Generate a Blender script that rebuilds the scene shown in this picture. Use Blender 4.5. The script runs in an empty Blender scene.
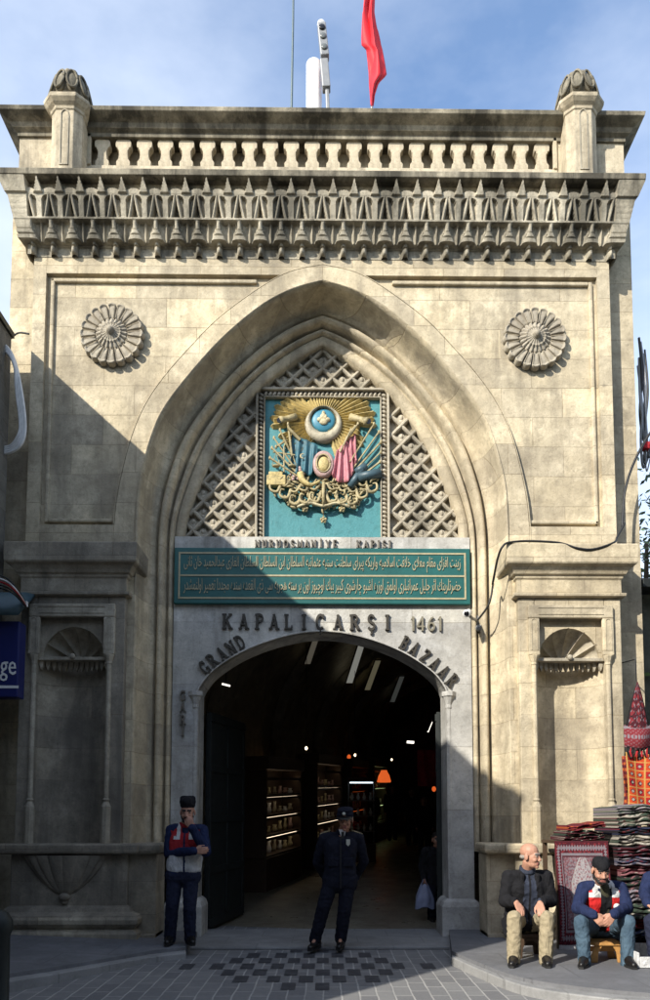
import bpy, bmesh, math, random
import numpy as np
import unicodedata
from mathutils import Vector, Matrix, noise
random.seed(7)
R_ = math.radians
scene = bpy.context.scene
COL = scene.collection

# ------------------------------------------------------------------ camera
F_PX, CAM_D, EYE = 740.0, 9.0, 1.5          # focal length (for a 1000 px tall frame), distance to the gate, eye height
PITCH, YAW = R_(4.2), R_(0.6)
PCX, PCY = 325 + F_PX * math.tan(YAW), 766.0
cam_data = bpy.data.cameras.new('camera')
cam = bpy.data.objects.new('camera', cam_data); COL.objects.link(cam)
cam.location = (0, -CAM_D, EYE)
cam.rotation_euler = (math.pi / 2 + PITCH, 0, -YAW)
cam_data.sensor_width = 36.0
cam_data.lens = F_PX / 1000 * 36.0
cam_data.shift_y = (PCY - 500) / 1000
cam_data.shift_x = -(PCX - 325) / 1000
cam_data.clip_end = 500
cam_data.clip_start = 0.05
scene.camera = cam
_F = Vector((math.sin(YAW) * math.cos(PITCH), math.cos(YAW) * math.cos(PITCH), math.sin(PITCH)))
_R = Vector((math.cos(YAW), -math.sin(YAW), 0))
_U = _R.cross(_F)
def W(px, py, Y):
    """photo position -> world point on the upright plane at depth Y"""
    d = _F + _R * ((px - PCX) / F_PX) + _U * ((PCY - py) / F_PX)
    t = (Y + CAM_D) / d.y
    return Vector((d.x * t, Y, EYE + d.z * t))
def G(px, py, Z):
    """photo position -> world point on the level plane at height Z"""
    d = _F + _R * ((px - PCX) / F_PX) + _U * ((PCY - py) / F_PX)
    t = (Z - EYE) / d.z
    return Vector((d.x * t, -CAM_D + d.y * t, Z))

# ------------------------------------------------------------------ light
SUN_DIR = Vector((1.0, 1.1, -0.92)).normalized()       # the way the light travels
elev = math.asin(-SUN_DIR.z)
world = bpy.data.worlds.new('World'); scene.world = world
world.use_nodes = True
wn, wl = world.node_tree.nodes, world.node_tree.links
wn.clear()
sky = wn.new('ShaderNodeTexSky'); sky.sky_type = 'NISHITA'; sky.sun_disc = False
sky.sun_elevation = elev
sky.sun_rotation = math.atan2(-SUN_DIR.x, -SUN_DIR.y)
sky.air_density = 1.0; sky.dust_density = 0.6; sky.ozone_density = 1.6
bg = wn.new('ShaderNodeBackground'); bg.inputs['Strength'].default_value = 0.15
tcw = wn.new('ShaderNodeTexCoord')
mapw = wn.new('ShaderNodeMapping'); mapw.inputs['Scale'].default_value = (1.0, 1.0, 2.2)
nzw = wn.new('ShaderNodeTexNoise'); nzw.inputs['Scale'].default_value = 1.6; nzw.inputs['Detail'].default_value = 7; nzw.inputs['Roughness'].default_value = 0.55
rmpw = wn.new('ShaderNodeValToRGB')
rmpw.color_ramp.elements[0].position = 0.36; rmpw.color_ramp.elements[0].color = (0, 0, 0, 1)
rmpw.color_ramp.elements[1].position = 0.72; rmpw.color_ramp.elements[1].color = (0.75, 0.75, 0.75, 1)
mixw = wn.new('ShaderNodeMix'); mixw.data_type = 'RGBA'
mixw.inputs[7].default_value = (3.9, 4.2, 4.7, 1)
outw = wn.new('ShaderNodeOutputWorld')
wl.new(tcw.outputs['Generated'], mapw.inputs['Vector']); wl.new(mapw.outputs[0], nzw.inputs['Vector'])
wl.new(nzw.outputs['Fac'], rmpw.inputs['Fac']); wl.new(rmpw.outputs['Color'], mixw.inputs[0])
wl.new(sky.outputs['Color'], mixw.inputs[6]); wl.new(mixw.outputs[2], bg.inputs['Color'])
wl.new(bg.outputs[0], outw.inputs['Surface'])
sd = bpy.data.lights.new('sun', 'SUN'); sd.energy = 3.3; sd.angle = R_(0.5); sd.color = (1.0, 0.945, 0.84)
sun = bpy.data.objects.new('sun', sd); COL.objects.link(sun)
sun.rotation_euler = SUN_DIR.to_track_quat('-Z', 'Y').to_euler()
sun.location = (-8, -12, 14)
vs = scene.view_settings
vs.view_transform = 'Standard'; vs.look = 'None'; vs.gamma = 1.0; vs.use_curve_mapping = False
vs.exposure = 1.12
scene.cycles.use_denoising = True
scene.cycles.max_bounces = 6
scene.cycles.sample_clamp_indirect = 4.0

# ------------------------------------------------------------------ materials
class NT:
    def __init__(s, name):
        s.m = bpy.data.materials.new(name); s.m.use_nodes = True
        s.n, s.l = s.m.node_tree.nodes, s.m.node_tree.links
        s.b = s.n['Principled BSDF']
        s.tc = s.n.new('ShaderNodeTexCoord')
        s.obj = s.tc.outputs['Object']
    def set(s, k, v):
        i = s.b.inputs[k]
        if hasattr(v, 'is_linked'): s.l.new(v, i)
        else: i.default_value = v if not isinstance(v, tuple) or len(v) == 4 else (*v, 1)
    def mapping(s, v, scale=(1, 1, 1), rot=(0, 0, 0), loc=(0, 0, 0)):
        n = s.n.new('ShaderNodeMapping'); n.inputs['Scale'].default_value = scale; n.inputs['Rotation'].default_value = rot
        n.inputs['Location'].default_value = loc
        s.l.new(v, n.inputs['Vector']); return n.outputs[0]
    def noise(s, scale, v=None, detail=5, rough=0.6, dist=0.0):
        n = s.n.new('ShaderNodeTexNoise'); n.inputs['Scale'].default_value = scale; n.inputs['Detail'].default_value = detail
        n.inputs['Roughness'].default_value = rough; n.inputs['Distortion'].default_value = dist
        s.l.new(v or s.obj, n.inputs['Vector']); return n.outputs['Fac']
    def ramp(s, f, stops, interp='LINEAR'):
        n = s.n.new('ShaderNodeValToRGB'); e = n.color_ramp.elements; n.color_ramp.interpolation = interp
        while len(e) < len(stops): e.new(0.5)
        for i, (p, c) in enumerate(stops):
            e[i].position = p; e[i].color = (c, c, c, 1) if not isinstance(c, tuple) else (*c, 1)
        s.l.new(f, n.inputs['Fac']); return n.outputs['Color']
    def mix(s, f, a, b, mode='MIX'):
        n = s.n.new('ShaderNodeMix'); n.data_type = 'RGBA'; n.blend_type = mode
        for k, v in ((0, f), (6, a), (7, b)):
            if hasattr(v, 'is_linked'): s.l.new(v, n.inputs[k])
            elif k == 0: n.inputs[0].default_value = v
            else: n.inputs[k].default_value = (*v, 1)
        return n.outputs[2]
    def math(s, op, a, b=0.0):
        n = s.n.new('ShaderNodeMath'); n.operation = op
        for k, v in ((0, a), (1, b)):
            if hasattr(v, 'is_linked'): s.l.new(v, n.inputs[k])
            else: n.inputs[k].default_value = v
        return n.outputs[0]
    def bump(s, h, strength=0.3, dist=0.02):
        n = s.n.new('ShaderNodeBump'); n.inputs['Strength'].default_value = strength; n.inputs['Distance'].default_value = dist
        s.l.new(h, n.inputs['Height']); s.l.new(n.outputs[0], s.b.inputs['Normal'])
    def xz(s):
        a = s.n.new('ShaderNodeSeparateXYZ'); s.l.new(s.obj, a.inputs[0])
        c = s.n.new('ShaderNodeCombineXYZ')
        s.l.new(s.math('ADD', a.outputs[0], s.math('MULTIPLY', a.outputs[1], 0.73)), c.inputs[0])
        s.l.new(a.outputs[2], c.inputs[1]); return c.outputs[0]

def aged(name, col, grime=(.10, .085, .05), rough=.5):
    t = NT(name); f = t.noise(9, detail=8, rough=.75); g = t.noise(40, detail=4)
    c = t.mix(t.ramp(g, [(.3, 0.0), (.7, .5)]), col, tuple(x * .7 for x in col))
    t.set('Base Color', t.mix(t.ramp(f, [(.48, 0.0), (.66, .8)]), c, grime)); t.set('Roughness', rough); t.set('Specular IOR Level', .3); t.bump(t.math('ADD', f, t.math('MULTIPLY', g, .4)), .5, .015)
    return t.m

def mat(name, col, rough=0.7, var=0.15, scale=12, bump=0.15, metal=0.0, spec=0.4, bscale=None):
    t = NT(name)
    f = t.noise(scale)
    lo = tuple(max(0, c * (1 - var)) for c in col); hi = tuple(min(1, c * (1 + var)) for c in col)
    t.set('Base Color', t.ramp(f, [(0.3, lo), (0.7, hi)]))
    t.set('Roughness', rough); t.set('Metallic', metal); t.set('Specular IOR Level', spec)
    if bump: t.bump(t.noise(bscale or scale * 4), bump, 0.01)
    return t.m

def cloth(name, col, var=0.2, fold=0.6):
    t = NT(name)
    f = t.noise(24); lo = tuple(c * (1 - var) for c in col); hi = tuple(min(1, c * (1 + var)) for c in col)
    big = t.noise(3.0, detail=6)
    c = t.mix(t.math('MULTIPLY', t.ramp(big, [(.35, 0.0), (.7, 1.0)]), .35), t.ramp(f, [(0.3, lo), (0.7, hi)]), tuple(min(1, x * 1.7 + .004) for x in col))
    t.set('Base Color', c); t.set('Roughness', 0.9); t.set('Specular IOR Level', 0.15)
    fo = t.noise(9, t.mapping(t.obj, (1, 1, .55), rot=(0, .5, .2)), detail=3, rough=.5, dist=1.6)
    t.bump(t.math('ADD', fo, t.math('MULTIPLY', t.noise(160, detail=2), .06)), fold, 0.05)
    return t.m

def stone_mat(name, light, dark, stain, joints=True, stain_lo=0.55, stain_hi=0.75, bw=0.78, bh=0.39, streak=0.5, grime=0.0):
    t = NT(name)
    n1 = t.noise(1.1, detail=6, rough=0.62, dist=0.4)
    n2 = t.noise(5.0, detail=10, rough=0.74, dist=0.3)
    col = t.mix(t.ramp(n1, [(0.36, 0.0), (0.62, 1.0)]), dark, light)
    col = t.mix(t.ramp(n2, [(0.40, 0.0), (0.68, 0.85)]), col, tuple(c * 0.66 for c in dark))
    pw = t.noise(2.3, t.mapping(t.obj, loc=(5, 2, 9)), detail=9, rough=0.7)
    col = t.mix(t.math('MULTIPLY', t.ramp(pw, [(0.54, 0.0), (0.66, 1.0)]), 0.6), col, tuple(min(0.75, c * 1.22 + 0.015) for c in light))
    sp = t.noise(30, detail=6, rough=0.7)
    col = t.mix(t.math('MULTIPLY', t.ramp(sp, [(0.55, 0.0), (0.72, 1.0)]), 0.55), col, stain)
    h = t.math('MULTIPLY', n2, 0.7)
    if joints:
        br = t.n.new('ShaderNodeTexBrick')
        br.inputs['Scale'].default_value = 1.0; br.inputs['Brick Width'].default_value = bw; br.inputs['Row Height'].default_value = bh
        br.inputs['Mortar Size'].default_value = 0.004; br.inputs['Mortar Smooth'].default_value = 0.4; br.inputs['Bias'].default_value = 0
        br.inputs['Color1'].default_value = (0.70, 0.70, 0.71, 1); br.inputs['Color2'].default_value = (1.22, 1.20, 1.13, 1)
        br.inputs['Mortar'].default_value = (0.60, 0.56, 0.50, 1)
        wob = t.n.new('ShaderNodeVectorMath'); wob.operation = 'ADD'
        nz = t.n.new('ShaderNodeTexNoise'); nz.inputs['Scale'].default_value = 3.0; t.l.new(t.obj, nz.inputs['Vector'])
        sc_ = t.n.new('ShaderNodeVectorMath'); sc_.operation = 'SCALE'; sc_.inputs[3].default_value = 0.012
        t.l.new(nz.outputs['Color'], sc_.inputs[0]); t.l.new(t.xz(), wob.inputs[0]); t.l.new(sc_.outputs[0], wob.inputs[1])
        t.l.new(wob.outputs[0], br.inputs['Vector'])
        jn = t.ramp(t.noise(1.7, t.mapping(t.obj, loc=(7, 3, 4))), [(0.35, 0.25), (0.65, 1.0)])
        col = t.mix(jn, col, br.outputs['Color'], 'MULTIPLY')
        h = t.math('SUBTRACT', h, t.math('MULTIPLY', br.outputs['Fac'], 0.5))
    st = t.noise(1.0, t.mapping(t.obj, (2.6, 2.6, 0.45)), detail=7, rough=0.65, dist=0.3)     # rain streaks running down
    col = t.mix(t.math('MULTIPLY', t.ramp(st, [(stain_lo, 0.0), (stain_hi, 1.0)]), streak), col, stain)
    pt = t.noise(3.3, t.mapping(t.obj, loc=(3, 8, 1)), detail=9, rough=0.75)
    col = t.mix(t.math('MULTIPLY', t.ramp(pt, [(0.60, 0.0), (0.70, 1.0)]), 0.45), col, stain)
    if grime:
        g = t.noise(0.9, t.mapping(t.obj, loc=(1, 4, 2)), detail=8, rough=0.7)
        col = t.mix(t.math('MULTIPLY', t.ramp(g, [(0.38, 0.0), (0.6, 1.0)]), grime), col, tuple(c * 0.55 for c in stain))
    t.set('Base Color', col); t.set('Roughness', 0.9); t.set('Specular IOR Level', 0.2)
    fine = t.noise(45, detail=4)
    t.bump(t.math('ADD', h, t.math('MULTIPLY', fine, 0.3)), 0.6, 0.025)
    return t.m

M = {}
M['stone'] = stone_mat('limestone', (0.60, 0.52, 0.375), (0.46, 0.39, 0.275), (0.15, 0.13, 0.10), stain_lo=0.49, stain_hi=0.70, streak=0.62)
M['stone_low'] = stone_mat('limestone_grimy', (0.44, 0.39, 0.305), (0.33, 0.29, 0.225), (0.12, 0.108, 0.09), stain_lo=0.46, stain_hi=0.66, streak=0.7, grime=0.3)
M['carved'] = stone_mat('carved_stone', (0.50, 0.445, 0.345), (0.36, 0.32, 0.245), (0.085, 0.077, 0.062), joints=False, stain_lo=0.48, stain_hi=0.7, streak=0.7)
M['cornice'] = stone_mat('cornice_stone', (0.58, 0.52, 0.40), (0.42, 0.375, 0.285), (0.065, 0.060, 0.048), joints=False, stain_lo=0.43, stain_hi=0.60, streak=0.8, grime=0.25)
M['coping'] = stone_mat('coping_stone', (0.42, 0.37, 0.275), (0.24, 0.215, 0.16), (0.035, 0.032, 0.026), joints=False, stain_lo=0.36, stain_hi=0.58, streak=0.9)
M['rosette'] = stone_mat('rosette_stone', (0.42, 0.375, 0.29), (0.32, 0.28, 0.22), (0.15, 0.135, 0.11), joints=False)
M['parapet'] = stone_mat('parapet_stone', (0.60, 0.52, 0.385), (0.46, 0.395, 0.285), (0.12, 0.105, 0.08), joints=False, stain_lo=0.46, stain_hi=0.66, streak=0.75)
M['marble'] = stone_mat('grey_marble', (0.64, 0.625, 0.585), (0.54, 0.525, 0.485), (0.17, 0.16, 0.14), bw=1.6, bh=0.82, stain_lo=0.47, stain_hi=0.66, streak=0.72, grime=0.25)
M['green'] = mat('sign_green', (0.014, 0.098, 0.092), 0.45, 0.18, 3, 0.04)
M['green_dark'] = mat('sign_edge', (0.01, 0.07, 0.065), 0.5)
M['gilt'] = mat('gilt_letters', (0.36, 0.32, 0.20), 0.45, 0.15, 20, 0)
M['teal'] = aged('panel_teal', (0.075, 0.255, 0.275), (.05, .17, .18))
M['gold'] = aged('gold_paint', (0.58, 0.46, 0.20))
M['gold_pale'] = aged('pale_gold_paint', (0.60, 0.52, 0.32))
M['gold_old'] = aged('aged_gold_paint', (0.42, 0.35, 0.19), (.08, .07, .045))
M['crescent'] = aged('crescent_paint', (0.46, 0.41, 0.30))
M['blue_disc'] = mat('disc_blue', (0.045, 0.20, 0.28), 0.45)
M['flag_teal'] = aged('carved_flag_blue', (0.05, 0.15, 0.19), (.04, .06, .06))
M['pink'] = aged('carved_flag_pink', (0.55, 0.22, 0.25), (.25, .10, .11))
M['pinkish'] = aged('medallion_rose', (0.50, 0.34, 0.31), (.2, .13, .11))
M['gun'] = mat('gun_grey', (0.05, 0.09, 0.11), 0.45)
M['letter'] = mat('letter_bronze', (0.050, 0.044, 0.034), 0.55, 0.3, 30, 0.1, metal=0.3)
M['letter_pale'] = mat('letter_pale', (0.20, 0.18, 0.13), 0.6, 0.25, 30, 0.1)
M['letter_mid'] = mat('letter_grey', (0.14, 0.125, 0.10), 0.6, 0.25, 30, 0.1)
M['iron'] = mat('dark_iron', (0.022, 0.026, 0.025), 0.55, 0.3, 8, 0.1, metal=0.4)
M['cable_black'] = mat('black_cable', (0.016, 0.016, 0.016), 0.5)
M['cable_white'] = mat('pale_cable', (0.70, 0.69, 0.66), 0.6)
M['white_plastic'] = mat('white_plastic', (0.72, 0.72, 0.70), 0.4, 0.05)
M['grey_metal'] = mat('grey_metal', (0.23, 0.235, 0.24), 0.45, 0.12, 10, 0.05, metal=0.2)
M['lens'] = mat('dark_lens', (0.01, 0.01, 0.012), 0.15, 0, 5, 0)
M['lens_grey'] = mat('grey_lens', (0.11, 0.12, 0.12), 0.25, 0, 5, 0)
M['flag_red'] = mat('flag_red', (0.62, 0.012, 0.022), 0.65, 0.1, 6, 0.05)
M['wood'] = mat('dark_wood', (0.06, 0.035, 0.02), 0.6)
M['stool_wood'] = mat('stool_wood', (0.42, 0.22, 0.07), 0.5, 0.2, 16, 0.1)
M['skin'] = mat('skin', (0.42, 0.22, 0.15), 0.55, 0.1, 25, 0.05)
M['skin_dark'] = mat('skin_tan', (0.34, 0.17, 0.11), 0.55, 0.1, 25, 0.05)
M['lip'] = mat('lip', (0.30, 0.11, 0.09), 0.5, 0, 5, 0)
M['eye'] = mat('eye_white', (0.26, 0.21, 0.18), 0.3, 0, 5, 0)
M['pupil'] = mat('pupil', (0.02, 0.012, 0.01), 0.2, 0, 5, 0)
M['hair'] = mat('dark_hair', (0.014, 0.011, 0.010), 0.7, 0.3, 60, 0.4)
M['hair_grey'] = mat('grey_hair', (0.28, 0.25, 0.22), 0.7, 0.3, 60, 0.4)
M['black_cloth'] = cloth('black_wool', (0.011, 0.011, 0.013))
M['navy'] = cloth('navy_cloth', (0.009, 0.010, 0.018))
M['navy_blue'] = cloth('blue_sleeve_cloth', (0.014, 0.021, 0.058))
M['trouser_navy'] = cloth('dark_blue_trouser', (0.016, 0.019, 0.038))
M['khaki'] = cloth('khaki_cotton', (0.28, 0.235, 0.155))
def denim():
    t = NT('denim')
    f = t.noise(5, detail=4); g = t.noise(90, detail=2)
    c = t.ramp(f, [(0.3, (0.022, 0.045, 0.075)), (0.7, (0.075, 0.125, 0.17))])
    t.set('Base Color', t.mix(t.math('MULTIPLY', g, 0.3), c, (0.12, 0.16, 0.2))); t.set('Roughness', 0.85); t.set('Specular IOR Level', .15); t.bump(t.math('ADD', t.noise(9, t.mapping(t.obj, (1, 1, .55), rot=(0, .5, .2)), detail=3, rough=.5, dist=1.6), t.math('MULTIPLY', g, .06)), 0.6, 0.05)
    return t.m
M['denim'] = denim()
M['red_cloth'] = cloth('red_vest_cloth', (0.50, 0.022, 0.022))
M['red_dim'] = cloth('dull_red_cloth', (0.30, 0.022, 0.028))
M['pale_cloth'] = cloth('pale_grey_cloth', (0.48, 0.48, 0.48))
M['sweater'] = cloth('slate_sweater', (0.030, 0.036, 0.055))
M['shirt_white'] = mat('white_shirt', (0.6, 0.6, 0.62), 0.7, 0.05)
M['olive'] = mat('olive_shirt', (0.05, 0.048, 0.028), 0.85)
M['leather'] = mat('black_leather', (0.010, 0.009, 0.009), 0.35, 0.2, 20, 0.2)
M['badge'] = mat('pale_badge', (0.42, 0.42, 0.36), 0.4, 0.1, 60, 0)
M['gold_braid'] = mat('epaulette_braid', (0.34, 0.28, 0.16), 0.5, 0.2, 60, 0.1)
M['bag'] = mat('plastic_bag', (0.26, 0.29, 0.42), 0.35, 0.2, 10, 0.3)
M['leaf'] = mat('leaf_green', (0.085, 0.13, 0.03), 0.6, 0.45, 3, 0)
M['concrete_dark'] = stone_mat('old_render', (0.20, 0.19, 0.17), (0.13, 0.125, 0.11), (0.04, 0.038, 0.035), joints=True, bw=0.5, bh=0.22)
M['shop_wall'] = stone_mat('greenish_plaster', (0.16, 0.165, 0.13), (0.10, 0.105, 0.085), (0.04, 0.042, 0.035), joints=False)
M['hall_wall'] = stone_mat('hall_plaster', (0.36, 0.31, 0.22), (0.26, 0.22, 0.155), (0.08, 0.07, 0.05), joints=False)
M['hall_floor'] = None

# ------------------------------------------------------------------ mesh builder
ORG = {}
class MB:
    def __init__(s): s.v, s.f, s.m, s.sm = [], [], [], []; s.cur = 0; s.smooth = False
    def add(s, vs, fs):
        b = len(s.v); s.v += [tuple(v) for v in vs]
        for f in fs: s.f.append([i + b for i in f]); s.m.append(s.cur); s.sm.append(s.smooth)
        return s
    def box(s, x0, x1, y0, y1, z0, z1):
        x0, x1 = sorted((x0, x1)); y0, y1 = sorted((y0, y1)); z0, z1 = sorted((z0, z1))
        return s.add([(x0, y0, z0), (x1, y0, z0), (x1, y1, z0), (x0, y1, z0), (x0, y0, z1), (x1, y0, z1), (x1, y1, z1), (x0, y1, z1)],
                     [(0, 3, 2, 1), (4, 5, 6, 7), (0, 1, 5, 4), (1, 2, 6, 5), (2, 3, 7, 6), (3, 0, 4, 7)])
    def obox(s, c, ax, ay, az):
        c, ax, ay, az = map(Vector, (c, ax, ay, az))
        vs = [c + ax * i + ay * j + az * k for k in (-1, 1) for j, i in ((-1, -1), (-1, 1), (1, 1), (1, -1))]
        return s.add(vs, [(0, 3, 2, 1), (4, 5, 6, 7), (0, 1, 5, 4), (1, 2, 6, 5), (2, 3, 7, 6), (3, 0, 4, 7)])
    def prism(s, pts, y0, y1):
        """outline in (x, z), front at y0, back at y1"""
        n = len(pts)
        a = sum(pts[i][0] * pts[(i + 1) % n][1] - pts[(i + 1) % n][0] * pts[i][1] for i in range(n))
        if a < 0: pts = pts[::-1]
        vs = [(x, y0, z) for x, z in pts] + [(x, y1, z) for x, z in pts]
        fs = [list(range(n)), list(range(2 * n - 1, n - 1, -1))] + [(i, i + n, (i + 1) % n + n, (i + 1) % n) for i in range(n)]
        return s.add(vs, fs)
    def hprism(s, pts, z0, z1):
        n = len(pts)
        a = sum(pts[i][0] * pts[(i + 1) % n][1] - pts[(i + 1) % n][0] * pts[i][1] for i in range(n))
        if a < 0: pts = pts[::-1]
        zf = z1 if callable(z1) else (lambda x, y: z1)
        vs = [(x, y, z0) for x, y in pts] + [(x, y, zf(x, y)) for x, y in pts]
        fs = [list(range(n - 1, -1, -1)), list(range(n, 2 * n))] + [(i, (i + 1) % n, (i + 1) % n + n, i + n) for i in range(n)]
        return s.add(vs, fs)
    def tube(s, pts, r, seg=8, cap=True):
        pts = [Vector(p) for p in pts]; n = len(pts)
        rs = r if isinstance(r, (list, tuple)) else [r] * n
        up = None; base = len(s.v); vs = []
        for i, p in enumerate(pts):
            t = (pts[min(i + 1, n - 1)] - pts[max(i - 1, 0)]).normalized()
            if up is None:
                up = Vector((0, 0, 1)) if abs(t.z) < 0.9 else Vector((1, 0, 0))
            up = (up - t * up.dot(t)).normalized(); sd_ = t.cross(up)
            for k in range(seg):
                a = 2 * math.pi * k / seg
                vs.append(p + (up * math.cos(a) + sd_ * math.sin(a)) * rs[i])
        fs = [(i * seg + k, i * seg + (k + 1) % seg, (i + 1) * seg + (k + 1) % seg, (i + 1) * seg + k) for i in range(n - 1) for k in range(seg)]
        if cap: fs += [list(range(seg - 1, -1, -1)), [(n - 1) * seg + k for k in range(seg)]]
        return s.add(vs, fs)
    def lathe(s, c, prof, seg=16, axis='z'):
        """prof: (radius, height) pairs"""
        c = Vector(c); vs = []
        for r, h in prof:
            for k in range(seg):
                a = 2 * math.pi * k / seg + math.pi / seg
                if axis == 'z': vs.append(c + Vector((r * math.cos(a), r * math.sin(a), h)))
                elif axis == 'y': vs.append(c + Vector((r * math.cos(a), -h, r * math.sin(a))))
                else: vs.append(c + Vector((h, r * math.cos(a), r * math.sin(a))))
        n = len(prof)
        fs = [(i * seg + k, i * seg + (k + 1) % seg, (i + 1) * seg + (k + 1) % seg, (i + 1) * seg + k) for i in range(n - 1) for k in range(seg)]
        fs += [list(range(seg - 1, -1, -1)), [(n - 1) * seg + k for k in range(seg)]]
        return s.add(vs, fs)
    def ell(s, c, r, seg=14, rings=8, rot=None):
        c = Vector(c); vs = []
        for i in range(rings + 1):
            t = math.pi * i / rings
            for k in range(seg):
                a = 2 * math.pi * k / seg
                v = Vector((r[0] * math.sin(t) * math.cos(a), r[1] * math.sin(t) * math.sin(a), r[2] * math.cos(t)))
                vs.append(c + (rot @ v if rot else v))
        fs = [(i * seg + k, (i + 1) * seg + k, (i + 1) * seg + (k + 1) % seg, i * seg + (k + 1) % seg) for i in range(rings) for k in range(seg)]
        return s.add(vs, fs)
    def grid(s, fn, nu, nv, closed_u=False):
        vs = [fn(i / nu, j / nv) for j in range(nv + 1) for i in range(nu + (0 if closed_u else 1))]
        w = nu if closed_u else nu + 1
        fs = [(j * w + i, j * w + (i + 1) % w, (j + 1) * w + (i + 1) % w, (j + 1) * w + i) for j in range(nv) for i in range(nu)]
        return s.add(vs, fs)
    def build(s, name, mats, parent=None, org=None, bevel=0.0, sub=0, shade=False):
        o_ = Vector(org) if org is not None else (ORG[parent.name] if parent is not None else Vector((0, 0, 0)))
        me = bpy.data.meshes.new(name)
        me.from_pydata([tuple(Vector(v) - o_) for v in s.v], [], s.f)
        for m_ in (mats if isinstance(mats, (list, tuple)) else [mats]): me.materials.append(m_)
        me.polygons.foreach_set('material_index', s.m)
        me.polygons.foreach_set('use_smooth', [bool(x or shade) for x in s.sm])
        bm = bmesh.new(); bm.from_mesh(me)
        bmesh.ops.recalc_face_normals(bm, faces=bm.faces)
        bm.to_mesh(me); bm.free(); me.update()
        ob = bpy.data.objects.new(name, me); COL.objects.link(ob)
        if parent is not None:
            ob.parent = parent; ob.location = o_ - ORG[parent.name]
        else: ob.location = o_
        ORG[ob.name] = o_
        if bevel:
            b = ob.modifiers.new('bevel', 'BEVEL'); b.width = bevel; b.segments = 2; b.limit_method = 'ANGLE'; b.angle_limit = R_(35)
        if sub:
            d = ob.modifiers.new('subsurf', 'SUBSURF'); d.levels = sub; d.render_levels = sub
        return ob

def tag(o, label=None, cat=None, group=None, kind=None):
    if label: o['label'] = label
    if cat: o['category'] = cat
    if group: o['group'] = group
    if kind: o['kind'] = kind
    return o
def thing(name, loc, label, cat, group=None):
    o = bpy.data.objects.new(name, None); COL.objects.link(o); o.location = loc
    o.empty_display_size = 0.1
    ORG[o.name] = Vector(loc)
    return tag(o, label, cat, group)
def struct(o): o['kind'] = 'structure'; return o
def catmull(pts, n=8):
    out = []
    P_ = [Vector(p) for p in pts]
    for i in range(len(P_) - 1):
        p0, p1, p2, p3 = P_[max(i - 1, 0)], P_[i], P_[i + 1], P_[min(i + 2, len(P_) - 1)]
        for k in range(n):
            t = k / n
            out.append(0.5 * ((2 * p1) + (p2 - p0) * t + (2 * p0 - 5 * p1 + 4 * p2 - p3) * t * t + (3 * p1 - p0 - 3 * p2 + p3) * t ** 3))
    out.append(P_[-1]); return out
def resample(pts, n):
    pts = [Vector(p) for p in pts]
    L = [0]
    for a, b in zip(pts, pts[1:]): L.append(L[-1] + (b - a).length)
    out = []; j = 0
    for k in range(n + 1):
        t = L[-1] * k / n
        while j < len(pts) - 2 and L[j + 1] < t: j += 1
        d = L[j + 1] - L[j]
        out.append(pts[j].lerp(pts[j + 1], (t - L[j]) / d if d else 0))
    return out

X0 = -0.035            # the gate's centre line
def sx(side, x): return X0 + side * x

# ================================================================== SETTING
def street_mat():
    t = NT('street_setts')
    br = t.n.new('ShaderNodeTexBrick'); br.offset = 0.5
    br.inputs['Scale'].default_value = 1; br.inputs['Brick Width'].default_value = 0.34; br.inputs['Row Height'].default_value = 0.155
    br.inputs['Mortar Size'].default_value = 0.009; br.inputs['Mortar Smooth'].default_value = 0.3
    br.inputs['Color1'].default_value = (0.12, 0.12, 0.127, 1); br.inputs['Color2'].default_value = (0.20, 0.198, 0.197, 1)
    br.inputs['Mortar'].default_value = (0.40, 0.39, 0.37, 1)
    v = t.mapping(t.obj, rot=(0, 0, R_(90)))
    nz = t.n.new('ShaderNodeTexNoise'); nz.inputs['Scale'].default_value = 2.5; t.l.new(t.obj, nz.inputs['Vector'])
    s1 = t.n.new('ShaderNodeVectorMath'); s1.operation = 'SCALE'; s1.inputs[3].default_value = 0.03
    a1 = t.n.new('ShaderNodeVectorMath'); a1.operation = 'ADD'
    t.l.new(nz.outputs['Color'], s1.inputs[0]); t.l.new(v, a1.inputs[0]); t.l.new(s1.outputs[0], a1.inputs[1]); t.l.new(a1.outputs[0], br.inputs['Vector'])
    n = t.noise(2.2, detail=7); n2 = t.noise(25)
    c = t.mix(t.ramp(n, [(0.35, 0.0), (0.7, 0.65)]), br.outputs['Color'], (0.12, 0.12, 0.124))
    t.set('Base Color', t.mix(t.math('MULTIPLY', n2, 0.35), c, (0.27, 0.265, 0.26)))
    t.set('Roughness', t.ramp(n, [(0.3, 0.5), (0.7, 0.8)])); t.set('Specular IOR Level', 0.4)
    t.bump(t.math('ADD', t.math('MULTIPLY', br.outputs['Fac'], -0.8), t.math('MULTIPLY', n2, 0.5)), 0.5, 0.012)
    return t.m
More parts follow.
